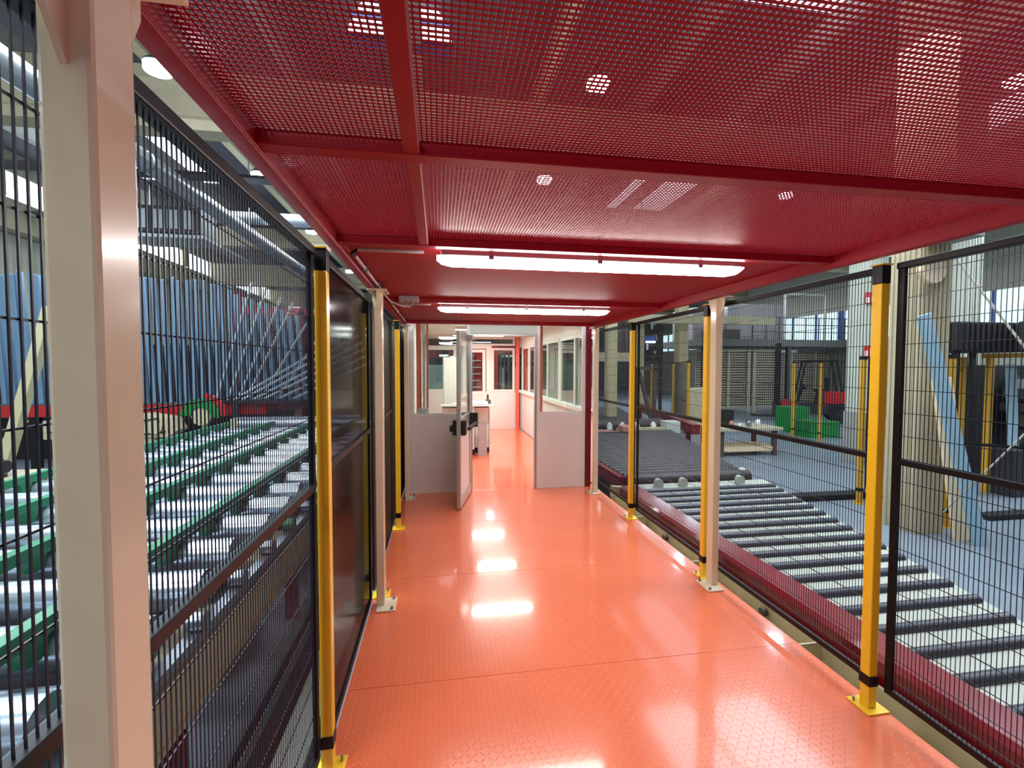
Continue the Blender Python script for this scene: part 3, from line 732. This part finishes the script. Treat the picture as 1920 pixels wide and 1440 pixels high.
# ================================================================ RIGHT: pale roller table
t = thing('roller_table', 'pale panel table with grey rollers across it, right of the red rail', 'roller table', (3.5, 3.9, HF))
def xr(y): return 3.78 + (y - 2.3) * .27 if y > 1 else 3.4
MB().prism([(2.67, .3), (xr(1.0) - .1, .3), (xr(1.2), 1.2), (xr(6.05), 6.05), (2.67, 6.05)], 2, -.09, -.03).build('panel_bed', 'slat', t, label='pale grey-white panel bed')
mb = MB()
for x in (3.05, 3.55, 4.05):
    y1 = 6.0
    y0 = max(.4, (x - 3.78) / .27 + 2.3 + .1)
    mb.box(x, x + .008, y0, y1, -.03, -.0285)
mb.build('joint', 'darkm', t)
y = .55; 
while y < 5.8:
    e = xr(y) - .05
    mb = MB().tube((2.68, y, -.028), (e, y, -.028), .042, 16)
    mb.build('roller', 'drk', t); y += .232
for y in (.8, 3.2, 5.6): MB().box(2.72, 2.82, y, y + .1, HF, -.09).build('leg', 'creamd', t)
for y in (3.2, 5.6): MB().box(xr(y) - .3, xr(y) - .2, y, y + .1, HF, -.09).build('leg', 'creamd', t)
for i, x in enumerate((3.02, 3.39, 4.27)):
    MB().prism([(x - .055, -.03), (x + .055, -.03), (x + .055, .04), (x + .04, .075), (x, .09), (x - .04, .075), (x - .055, .04)], 1, 5.84, 5.92).build('clamp', 'slat', t, .004)
tag(MB().tube((2.70, 6.17, .0), (4.62, 6.17, .0), .09, 24).build('large_roller', 'drk2', None), 'thick dark grey roller across the far end of the pale roller table', 'roller')
tag(MB().prism([(2.3, -.12), (2.66, -.12), (2.66, .0), (2.3, .03)], 1, 5.78, 5.86).build('end_block', 'creamd', None, .004), 'cream end block between red rail and booth corner', 'block')
# dark roller section beyond
t = thing('roller_bed', 'dark bed of closely spaced rollers beyond the thick roller on the right', 'roller table', (4, 8.6, HF))
def xd(y): return 4.62 + (y - 6.2) * .27
y = 6.40; k = 0
while y < 10.9:
    MB().tube((2.72, y, -.02), (xd(y), y, -.02), .062, 12).build('roller', 'drk2', t); y += .19; k += 1
MB().prism([(2.72, 6.3), (xd(6.3), 6.3), (xd(11), 11), (2.72, 11)], 2, -.16, -.12).build('frame', 'darkm', t)
MB().box(2.62, 2.70, 6.3, 11.4, -.16, .02).build('side_rail', 'railred', t)
for y in (6.6, 10.6): MB().box(2.8, 2.9, y, y + .1, HF, -.16).build('leg', 'darkm', t); MB().box(xd(y) - .2, xd(y) - .1, y, y + .1, HF, -.16).build('leg', 'darkm', t)
t = thing('clamp_beam', 'cream beam with white clamps across the dark roller bed', 'beam', (4.8, 11.3, -.1))
MB().box(4.55, 5.95, 11.05, 11.2, -.02, .06).build('beam', 'creamd', t, .005)
for x in (3.9, 4.4, 4.75, 5.15, 5.62): MB().prism([(x - .06, .0), (x + .06, .0), (x + .06, .12), (x, .2), (x - .06, .12)], 1, 11.22, 11.32).build('clamp', 'paper', t, .005)
MB().box(5.85, 6.25, 11.0, 11.35, -.1, .22).build('end_block', 'slat', t, .02)
MB().box(3.6, 6.1, 11.21, 11.4, -.16, -.01).build('base', 'darkm', t)
tag(MB().prism([(3.3, 10.6), (4.4, 10.55), (4.0, 11.0), (3.5, 10.95)], 2, .046, .06).build('salmon_board', 'salmon', None), 'flat salmon coloured board lying on the dark rollers', 'board')
tag(MB().prism([(4.45, 10.5), (4.85, 10.5), (4.9, 10.95), (4.5, 10.95)], 2, .046, .17).build('salmon_box', 'salmon', None), 'small salmon coloured box on the dark rollers next to the clamps', 'box')
tag(MB().tube((3.0, 11.75, .05), (6.1, 11.75, .05), .17, 24).build('large_roller', 'drk2', None), 'thick dark roller behind the cream clamp beam, far right', 'roller')
t = thing('roller_bed', 'far dark roller bed behind the clamps, partly hidden by the booth', 'roller table', (5, 15, HF))
y = 12.1
while y < 17.0: MB().tube((3.45, y, 0), (5.7 + (y - 12) * .25, y, 0), .07, 10).build('roller', 'drk2', t); y += .2
MB().box(3.45, 5.8, 12, 17.1, -.2, -.1).build('frame', 'darkm', t); MB().box(3.5, 3.6, 12.2, 12.3, HF, -.2).build('leg', 'darkm', t); MB().box(5.6, 5.7, 16.8, 16.9, HF, -.2).build('leg', 'darkm', t)
t = thing('red_guide_beam', 'long dark red beam behind the rollers, running right to left far back', 'beam', (7.6, 13, -.2))
MB().bar((6.75, 11.1, -.02), (8.4, 18.4, -.02), .22, .26).build('beam', 'redd', t)
for q in ((6.85, 11.6), (8.2, 17.6)): MB().box(q[0] - .05, q[0] + .05, q[1], q[1] + .1, HF, -.14).build('leg', 'redd', t)

# ================================================================ RIGHT hall: columns, fences, forklift, racks
def column(x, y, w, zt, m, label, split=None, m2=None):
    t = thing('column', label, 'column', (x, y, HF))
    z0 = HF
    if split:
        MB().box(x - w / 2 - .03, x + w / 2 + .03, y - w / 2 - .03, y + w / 2 + .03, HF, split).build('lower_casing', m2, t, .01); z0 = split
    mb = MB().box(x - w / 2, x + w / 2, y - w / 2, y + w / 2, z0, zt)
    k = -w / 2 + .03
    while k < w / 2 - .03:
        mb.box(x + k, x + k + .035, y - w / 2 - .018, y - w / 2, z0 + .002, zt); mb.box(x - w / 2 - .018, x - w / 2, y + k, y + k + .035, z0 + .002, zt); k += .075
    mb.build('shaft', m, t)
    return t
column(6.82, 5.55, .46, 7.45, 'beige', 'broad beige ribbed column right of the thick yellow post')
column(10.3, 9.6, .52, 7.45, 'slat', 'pale grey ribbed column with two small red fire signs', .55, 'concrete')
column(11.6, 8.5, .42, 7.45, 'slat', 'pale ribbed column behind the blue plank at the right edge', None)
column(5.45, 13.9, .3, 6.2, 'creamd', 'cream column next to the booth, behind the slim yellow post')
column(8.25, 18.0, .36, 6.2, 'creamd', 'cream column left of the far black machine')
column(10.3, 18.2, .42, 6.2, 'creamd', 'cream column right of the far black machine')
t = thing('round_housing', 'brownish round housing mounted high on the beige column', 'housing', (6.8, 5.2, 2.9))
MB().tube((6.62, 5.29, 2.98), (6.62, 5.20, 2.98), .19, 24).build('drum', 'tan', t)
MB().box(6.35, 7.0, 4.9, 5.28, 3.35, 3.75).build('bracket', 'concrete', t, .01)
for z, l in ((3.28, 'upper red and white fire sign on the pale grey column'), (2.02, 'lower red and white fire sign on the pale grey column')):
    t = thing('fire_sign', l, 'sign', (10.1, 9.3, z - .12), 'fire signs on the column')
    MB().box(9.93, 10.20, 9.30, 9.318, z - .14, z + .14).build('plate', 'frk', t)
    MB().box(9.95, 10.03, 9.296, 9.30, z - .11, z + .02).build('hose_symbol', 'paper', t)
    MB().box(10.10, 10.16, 9.296, 9.30, z - .11, z + .06).build('flame_symbol', 'paper', t)
t = thing('blue_plank', 'long pale blue plank leaning against the beige column', 'plank', (6.7, 5.0, HF))
MB().bar((6.20, 4.98, 2.33), (7.06, 4.85, HF), .19, .05, (0, 1, 0)).build('board', 'sky', t)
t = thing('wooden_board', 'brown timber board leaning at the foot of the beige column', 'plank', (6.9, 5.1, HF))
MB().bar((6.74, 5.16, 1.5), (7.02, 5.02, HF), .30, .04, (0, 1, 0)).build('board', 'tan', t)
t = thing('bracing_cable', 'thin pale cable slanting down across the right mesh', 'cable', (5, 3.4, 2))
MB().tube((4.9, 3.70, 2.75), (5.0, 3.1, 1.70), .010, 6).build('cable', 'slat', t)
t = thing('bracing_cable', 'thin pale cable slanting up to the right in front of the beige column', 'cable', (4.6, 2.9, .7))
MB().tube((4.55, 2.75, 1.30), (4.45, 3.35, .35), .007, 6).build('cable', 'slat', t)

def yfence(pts, top, label_panel, labels, xw=.07):
    for i, ((x, y), l) in enumerate(zip(pts, labels)):
        t = thing('fence_post', l, 'fence post', (x, y, HF), 'yellow posts of the hall fences')
        MB().box(x - xw / 2, x + xw / 2, y - xw / 2, y + xw / 2, HF + .01, top - .06).build('post', 'yellowf', t, .004)
        MB().box(x - xw / 2 - .004, x + xw / 2 + .004, y - xw / 2 - .004, y + xw / 2 + .004, top - .06, top).build('cap', 'black', t)
        MB().box(x - .08, x + .08, y - .08, y + .08, HF, HF + .01).build('base_plate', 'yellowf', t)
        MB().box(x - xw / 2 - .003, x + xw / 2 + .003, y - xw / 2 - .003, y + xw / 2 + .003, HF + .22, HF + .27).build('strap', 'black', t)
    for i, (a, b) in enumerate(zip(pts, pts[1:])):
        t = thing('mesh_panel', label_panel % ('first', 'second', 'third', 'fourth', 'fifth', 'sixth')[i], 'fence panel', ((a[0] + b[0]) / 2, (a[1] + b[1]) / 2, HF + .15), 'thin mesh panels of the hall fences')
        d = Vector((b[0] - a[0], b[1] - a[1], 0)); Ln = d.length; d.normalize(); nrm = Vector((-d.y, d.x, 0)) * .06
        p0 = Vector((a[0], a[1], 0)) + nrm + d * .05; p1 = Vector((b[0], b[1], 0)) + nrm - d * .05
        mb = MB()
        for z in (HF + .2, HF + 1.2, top - .02): mb.bar(p0 + Vector((0, 0, z)), p1 + Vector((0, 0, z)), .02, .02)
        mb.build('frame', 'black', t)
        mb = MB(); k = 0
        N_ = int(Ln / .06)
        for k in range(1, N_):
            p = p0 + (p1 - p0) * k / N_
            mb.box(p.x - .0015, p.x + .0015, p.y - .0015, p.y + .0015, HF + .2, top - .02)
        z = HF + .3
        while z < top: mb.bar(p0 + Vector((0, 0, z)), p1 + Vector((0, 0, z)), .003, .003); z += .15
        mb.build('wire_mesh', 'wire', t)
yfence([(11.9, 13.7), (11.95, 12.65), (11.98, 11.65), (9.55, 8.75), (7.15, 6.70), (7.36, 5.50)], 1.84, '%s thin mesh panel of the forklift fence, counted from the back',
       ['yellow post left of the green crates, in front of the forklift', 'yellow post between forklift cab and its red body', 'yellow post at the rear of the red forklift', 'yellow post in front of the pale grey column', 'orange-yellow post standing beside the pale roller table', 'orange-yellow post between the beige column and the blue plank'])
yfence([(9.5, 21.4), (8.95, 18.2), (9.45, 17.3), (7.50, 12.8)], 1.84, '%s mesh panel of the far fence behind the dark rollers, counted from the back',
       ['farthest slim yellow post left of the black machine', 'far yellow post below the black machine with blue light', 'far yellow post in front of the cream column', 'yellow post standing past the red beam, left of the right cream canopy post'])
yfence([(5.5, 17.5), (7.0, 17.6)], 1.8, '%s mesh panel of the fence behind the booth corner', ['thin far post seen left of the slim yellow post', 'thin far post seen behind the slim yellow post'], .05)
# yellow framed cell with dark machines at the far right
t = thing('machine_cell', 'yellow framed guard of the dark machine at the right edge', 'machine guard', (9.5, 6.6, HF))
for (x, y) in ((9.2, 6.95), (9.55, 6.95), (10.1, 6.9), (10.3, 5.75)):
    MB().box(x, x + .09, y, y + .09, HF, 1.84).build('upright', 'yellowf', t, .004)
MB().bar((9.9, 6.9, 1.86), (10.5, 5.0, 1.86), .09, .08).build('top_rail', 'yellowf', t)
MB().bar((9.15, 7.0, 1.6), (9.6, 7.0, 1.6), .05, .05).build('top_rail', 'yellowf', t)
MB().bar((9.2, 6.9, .28), (10.5, 5.4, .28), .04, .05).build('lower_rail', 'black', t)
t = thing('dark_machine', 'dark complex machine inside the yellow framed cell', 'machine', (11.6, 7.2, HF))
random.seed(3)
for i in range(34):
    x = random.uniform(10.9, 12.6); y = 8.0 - (x - 10.9) * .2 + random.uniform(0, .5); z = random.uniform(HF + .05, 1.5)
    sx, sz = random.uniform(.1, .5), random.uniform(.06, .4)
    if i < 26 or 1: MB().box(x, x + sx, y - 1.0, y - 1.0 + random.uniform(.1, .5), z, z + sz).build('module', ['darkm', 'blackm', 'brown', 'steel', 'darkm'][i % 5], t)
MB().box(10.9, 13.2, 7.5, 8.4, HF, 1.7).build('frame', 'blackm', t, .02)
t = thing('pale_blue_pipe', 'pale blue upright board at the right machine', 'board', (10.6, 6.4, .2))
MB().bar((10.55, 6.9, 1.7), (10.38, 6.7, .15), .14, .05).build('board', 'sky', t)
MB().box(10.2, 10.5, 6.55, 6.9, HF, .15).build('stand', 'darkm', t)
for (a, b, c, d, l) in ((8.6, 10.2, 6.35, 7.3, 'black cloth covered box above the yellow cell, the left one'), (9.6, 11.6, 5.0, 6.2, 'black cloth covered box above the yellow cell at the right picture edge')):
    t = thing('covered_box', l, 'box', ((a + b) / 2, (c + d) / 2, 1.92))
    mb = MB().box(a, b, c, d, 1.92, 2.42)
    for k in range(9): mb.box(a - .02, a, c + k * (d - c) / 9, c + (k + .55) * (d - c) / 9, 1.94, 2.4)
    for k in range(14): mb.box(a + k * (b - a) / 14, a + (k + .55) * (b - a) / 14, c - .02, c, 1.94, 2.4)
    mb.build('cover', 'blackm', t, .03)
    for q in ((a + .1, c + .1), (b - .1, d - .1)): MB().box(q[0] - .04, q[0] + .04, q[1] - .04, q[1] + .04, HF, 1.92).build('leg', 'blackm', t)

# pallet table with parts
t = thing('work_table', 'pale wooden work table behind the thick rollers, right of the cream post', 'table', (7.6, 10.6, HF))
MB().box(7.1, 8.95, 10.6, 11.7, -.02, .06).build('table_top', 'wood', t, .01)
for x, y in ((7.2, 10.7), (8.75, 10.7), (7.2, 11.5), (8.75, 11.5)): MB().box(x, x + .1, y, y + .1, HF, -.02).build('leg', 'brown', t)
MB().box(7.15, 8.9, 10.75, 11.6, HF + .12, HF + .24).build('lower_shelf', 'tan', t)
tag(MB().box(7.55, 8.0, 11.3, 11.6, .06, .47).build('black_case', 'blackm', None, .01), 'black case standing on the pale work table', 'case')
for (x, y, s, m, l) in ((7.65, 10.9, .12, 'salmon', 'small reddish part on the work table beside the black case'), (7.82, 10.8, .08, 'paper', 'small white part at the front of the work table'), (8.15, 10.9, .12, 'steel', 'small metal part in the middle of the work table'), (8.5, 11.0, .13, 'paper', 'white bottle shaped part at the right of the work table'), (8.35, 11.2, .12, 'darkm', 'dark small part near the right end of the work table')):
    tag(MB().lathe([(0, 0), (s / 2, 0), (s / 2, s), (s / 4, s * 1.4), (0, s * 1.4)], (x, y, .06), 12).build('machine_part', m, None), l, 'part', 'small parts on the work table')
for i, (x, y) in enumerate(((6.3, 8.9), (6.55, 8.95))):
    tag(MB().lathe([(0, 0), (.07, 0), (.08, .1), (.04, .14), (0, .15)], (x, y, HF), 12).build('white_bag', 'paper', None), 'small white bag on the blue-grey floor, %s of two' % ('left', 'right')[i], 'bag')
tag(MB().box(5.9, 7.6, 6.9, 7.15, HF, HF + .1).build('floor_channel', 'blackm', None, .01), 'flat black channel on the floor behind the pale roller table', 'channel')
tag(MB().box(8.3, 10.2, 5.6, 5.8, HF, HF + .08).build('floor_channel', 'blackm', None, .01), 'black bar on the floor in front of the yellow cell', 'channel')

# green crates
t = tag(MB().box(12.08, 13.2, 13.15, 14.0, HF, -.22).box(12.06, 13.22, 13.13, 14.02, -.22, -.17).build('green_crate', 'bgreen', None, .01), 'low green plastic crate behind the right yellow posts', 'crate', 'green crates')
t = tag(MB().box(12.45, 13.3, 14.5, 15.2, HF, .2).build('green_crate', 'bgreen', None, .01), 'taller green plastic crate left of the low one', 'crate', 'green crates')

# forklift, facing left and slightly away
t = thing('forklift', 'red forklift truck parked behind the yellow fence', 'forklift', (15.9, 17.3, HF))
h = math.atan2(16.5 - 18.15, 17.0 - 14.5)
def fk(name, parts, m, bev=.03, par=None):
    mb = MB()
    for p in parts:
        g = MB()
        if p[0] == 'b': g.box(*p[1:])
        elif p[0] == 'p': g.prism(p[1], 1, p[2], p[3])
        elif p[0] == 't': g.tube(p[1], p[2], p[3], 24)
        elif p[0] == 'r': g.bar(p[1], p[2], p[3], p[3])
        c, s_ = math.cos(h), math.sin(h)
        g.v = [(15.9 + v[0] * c - v[1] * s_, 17.3 + v[0] * s_ + v[1] * c, HF + v[2]) for v in g.v]
        k = len(mb.v); mb.v += g.v; mb.f += [tuple(i + k for i in f) for f in g.f]; mb.sm += g.sm
    return mb.build(name, m, par or t, bev)
fk('chassis', [('p', [(-.9, .35), (1.4, .35), (1.45, 1.1), (1.25, 1.28), (.25, 1.28), (.15, .75), (-.6, .75), (-.9, .7)], -.54, .54)], 'darkm')
fk('counterweight', [('p', [(.35, .62), (.5, .80), (1.35, .80), (1.4, .35), (1.5, .35), (1.55, 1.15), (1.4, 1.32), (.35, 1.32)], -.56, .56)], 'frk')
fk('fender', [('p', [(-1.25, .45), (-.55, .45), (-.6, .85), (-.8, .92), (-1.1, .88)], -.6, .6)], 'frk')
for y in (-.62, .42):
    a = fk('wheel', [('t', (-.9, y, .36), (-.9, y + .2, .36), .36)], 'rubber', 0)
    fk('hub', [('t', (-.9, y - .01, .36), (-.9, y + .21, .36), .15)], 'frk', 0, a)
    a = fk('wheel', [('t', (.95, y, .42), (.95, y + .2, .42), .42)], 'rubber', 0)
    fk('hub', [('t', (.95, y - .01, .42), (.95, y + .21, .42), .16)], 'darkm', 0, a)
fk('seat', [('b', .1, .6, -.25, .25, 1.28, 1.42), ('b', .5, .62, -.25, .25, 1.4, 1.9)], 'blackm')
fk('steering_column', [('r', (-.55, 0, .75), (-.3, 0, 1.5), .08), ('t', (-.32, 0, 1.5), (-.28, 0, 1.53), .18)], 'blackm', 0)
fk('overhead_guard', [('r', (-.6, -.5, .8), (-.3, -.5, 2.6), .07), ('r', (-.6, .5, .8), (-.3, .5, 2.6), .07), ('r', (1.0, -.5, 1.25), (.8, -.5, 2.6), .07), ('r', (1.0, .5, 1.25), (.8, .5, 2.6), .07), ('b', -.35, .85, -.55, .55, 2.58, 2.66)], 'blackm', .005)
fk('mast', [('b', -1.35, -1.22, -.4, -.28, .1, 3.4), ('b', -1.35, -1.22, .28, .4, .1, 3.4), ('b', -1.34, -1.24, -.28, .28, 3.2, 3.35), ('b', -1.34, -1.24, -.28, .28, 1.6, 1.7), ('b', -1.30, -1.26, -.06, .06, .2, 3.2)], 'blackm', .005)
fk('fork', [('b', -2.3, -1.36, -.3, -.2, .15, .2), ('b', -2.3, -1.36, .2, .3, .15, .2), ('b', -1.42, -1.36, -.4, .4, .15, .75)], 'darkm', .005)

# slatted racks, mezzanine
def stack(x0, x1, y, z0, z1, label, legs):
    t = thing('slatted_stack', label, 'stack', ((x0 + x1) / 2, y, HF), 'stacks of slatted panels')
    mb = MB(); z = z0
    while z < z1: mb.box(x0, x1, y, y + 1.0, z, z + .07); z += .125
    mb.build('slats', 'wood', t)
    MB().box(x0 + .05, x1 - .05, y + .1, y + .95, z0, z1).build('core', 'brown', t)
    for x in legs: MB().box(x - .07, x + .07, y - .08, y - .01, HF, z1 + .05).build('upright', 'wood', t)
    return t
stack(13.0, 15.4, 20.6, HF + .35, 2.45, 'stack of pale slatted panels nearest the right cream post', (13.1, 14.2, 15.3))
stack(15.5, 17.0, 20.6, HF + .35, 2.45, 'stack of pale slatted panels left of the forklift mast', (15.6, 16.95))
stack(17.2, 20.5, 21.2, HF + .35, 2.4, 'stack of slatted panels behind the forklift', (18.2, 19.6))
t = thing('mezzanine', 'long grey mezzanine deck with railing over the slatted stacks', 'mezzanine', (17, 21, HF))
MB().box(12.3, 20.9, 19.9, 24, 2.66, 3.0).build('deck', 'deckg', t, .01)
mb = MB()
for z in (3.35, 3.7, 4.05): mb.box(15.0, 20.9, 19.95, 19.98, z, z + .04)
for i in range(9): mb.box(15.0 + i * .73, 15.04 + i * .73, 19.94, 19.99, 3.0, 4.05)
mb.build('railing', 'darkm', t)
for x in (12.5, 17.1, 20.7): MB().box(x, x + .15, 20.1, 20.25, HF, 2.66).build('column', 'darkm', t)
for (x0, x1, z1, m, l) in ((12.5, 14.2, 4.6, 'grille', 'grey cabinet on the mezzanine at its left end'), (14.4, 17.6, 4.85, 'grille', 'large pale grey box on the mezzanine behind the railing')):
    tag(MB().box(x0, x1, 21, 23, 3.0, z1).build('mezzanine_cabinet', m, None, .03), l, 'cabinet')
tag(MB().box(13.0, 14.6, 20.3, 20.9, 3.0, 3.5).build('brown_crate', 'brown', None, .02), 'brown crate at the front of the mezzanine', 'crate')
t = thing('portal_frame', 'white rectangular pipe frame on the mezzanine in front of the windows', 'frame', (18.3, 20.6, 3.0))
MB().path([(17.3, 20.6, 3.0), (17.3, 20.6, 5.35), (19.6, 20.6, 5.35), (19.6, 20.6, 3.0)], .06).build('pipe', 'paper', t)
t = thing('cable_tray', 'bright metal duct high in the right hall above the mezzanine', 'duct', (14, 16, 5.6))
MB().tube((8.5, 18, 5.6), (19, 13, 5.9), .14, 14).build('duct', 'duct', t)
t = thing('air_duct', 'zinc pipe under the roof above the right fence', 'duct', (9, 9, 4.6))
MB().tube((5.0, 14, 4.4), (12, 7, 5.0), .09, 14).build('duct', 'duct', t)
for q in ((6, 13, 4.5), (11, 8, 4.95)): MB().box(q[0], q[0] + .02, q[1], q[1] + .02, q[2], 7.5).build('hanger', 'steel', t)

# black machine between the cream columns, far right of the booth
t = thing('press_machine', 'tall black machine with white pipes and blue light between two cream columns', 'machine', (9.3, 19.5, HF))
MB().box(8.55, 10.0, 19.2, 20.6, 1.9, 4.0).build('frame', 'blackm', t, .03)
MB().box(8.7, 8.95, 19.15, 19.2, 3.0, 3.45).build('screen', 'grille', t)
random.seed(5)
for i in range(16):
    x = random.uniform(8.6, 9.8); z = random.uniform(1.95, 3.8)
    MB().box(x, x + random.uniform(.03, .12), 19.1, 19.19, z, z + random.uniform(.08, .4)).build('pipe', ['steel', 'grille', 'darkm', 'paper'][i % 4], t)
MB().box(9.1, 9.55, 19.05, 19.09, 2.72, 2.80).build('light_strip', 'led', t); MB().box(9.05, 9.6, 19.1, 19.14, 2.82, 3.05).build('blue_cover', 'blue', t)
for x in (8.6, 9.9): MB().box(x, x + .12, 19.3, 19.4, HF, 1.9).build('leg', 'darkm', t)
t = thing('beacon_lamp', 'small blue-white beacon on a dark pole right of the far cream column', 'lamp', (9.6, 15.2, HF))
MB().tube((9.2, 14.6, HF), (9.2, 14.6, 2.1), .03, 8).build('pole', 'darkm', t)
MB().lathe([(0, 0), (.09, .0), (.1, .12), (.0, .2)], (9.2, 14.6, 2.1), 14).build('shade', 'blue', t); MB().lathe([(0, -.02), (.06, -.03), (.06, 0)], (9.2, 14.6, 2.1), 14).build('bulb', 'led', t)
t = thing('strip_curtain', 'dark grey hanging strips right of the booth corner', 'curtain', (6.5, 16.2, 2.0))
for i in range(8): MB().box(6.0 + i * .13, 6.11 + i * .13, 16.2, 16.22, 2.2, 4.2).build('strip', 'brown' if i % 2 else 'darkm', t)
MB().box(5.7, 7.3, 16.1, 16.3, 1.85, 2.18).build('beam', 'creamd', t, .01); MB().box(5.95, 7.1, 16.15, 16.3, 4.2, 4.3).build('rail', 'steel', t)
MB().box(7.15, 7.3, 16.15, 16.25, HF, 1.85).build('leg', 'creamd', t)
t = thing('gantry_beam', 'cream horizontal crane beam above the far cream columns', 'beam', (9, 17.4, 3.6))
MB().box(6.2, 14, 17.2, 17.5, 3.42, 3.75).build('beam', 'creamd', t, .01)
t = thing('timber_trestle', 'dark trestle frame with diagonal strut behind the slim yellow post', 'trestle', (6.4, 14, HF))
for (a, b) in (((6.5, 14.2, HF), (6.5, 14.2, 1.6)), ((7.1, 14.2, HF), (7.1, 14.2, 1.6)), ((6.55, 14.2, 1.5), (7.05, 14.2, -.3)), ((6.45, 14.2, 1.6), (7.15, 14.2, 1.6))):
    MB().bar(a, b, .1, .1).build('member', 'brown', t)
for (x, y, zt, m, l) in ((8.6, 14.6, .9, 'creamd', 'cream cabinet on the floor near the far fence'), (10.6, 17.0, .8, 'grille', 'grey bin right of the far cream column'), (11.6, 19.0, .1, 'frk', 'small red machine right of the far fence')):
    tag(MB().box(x, x + .6, y, y + .5, HF, zt).build('floor_cabinet', m, None, .03), l, 'cabinet')

# red machine behind the booth
t = thing('red_machine', 'red rack machine with pale shelves seen through the far booth door', 'machine', (1.0, 14.6, HF))
MB().box(1.15, 1.85, 14.5, 15.3, HF, 2.3).build('cabinet', 'frk', t, .02)
MB().box(.3, 1.2, 14.5, 15.2, 1.95, 2.3).build('header', 'redd', t, .02)
for k in range(8): MB().box(.35, 1.3, 14.35, 14.5, .35 + .21 * k, .38 + .21 * k).build('shelf', 'slat', t)
MB().box(.3, .36, 14.4, 14.5, HF, 2.0).build('upright', 'tube', t)
MB().box(.55, .75, 14.38, 14.5, .5, 1.9).build('side_cover', 'tube', t)
t = thing('tool_rack', 'dark rack of hanging profiles seen through the right window of the booth', 'rack', (2.4, 15, HF))
for i in range(9): MB().box(1.95 + i * .14, 2.02 + i * .14, 15.2, 15.3, .2, 1.7 - (i % 3) * .1).build('profile', ['darkm', 'grille', 'blackm'][i % 3], t)
MB().box(1.9, 3.3, 15.25, 15.35, 1.7, 1.8).build('bar', 'blackm', t)
for x in (1.9, 3.25): MB().box(x, x + .05, 15.25, 15.35, HF, 1.7).build('leg', 'blackm', t)
t = thing('red_hood', 'dark red machine hood beyond the booth', 'hood', (2.6, 17, 2.2))
MB().prism([(2.0, 2.1), (3.2, 2.1), (3.0, 2.6), (2.3, 2.45)], 1, 17, 18).build('hood', 'redd', t); MB().box(3.0, 3.1, 17.2, 17.3, HF, 2.1).build('leg', 'darkm', t)
t = thing('grey_machine', 'grey-green machine behind the left booth window', 'machine', (-.6, 14.5, HF))
MB().box(-1.2, .2, 14.4, 15.6, HF, 1.7).build('body', 'concrete', t, .03); MB().box(-.9, .1, 14.45, 15.4, 1.9, 2.3).build('hood', 'redd', t, .02); MB().box(-.9, -.8, 14.5, 14.6, 1.7, 1.9).build('neck', 'darkm', t)
t = thing('green_machine', 'green machine on the right side beyond the booth windows', 'machine', (5.5, 20, HF))
MB().box(4.2, 5.6, 19.5, 21, HF, 2.0).build('body', 'green', t, .05); MB().box(4.4, 5.4, 19.4, 19.5, -.2, 1.2).build('door', 'concrete', t)
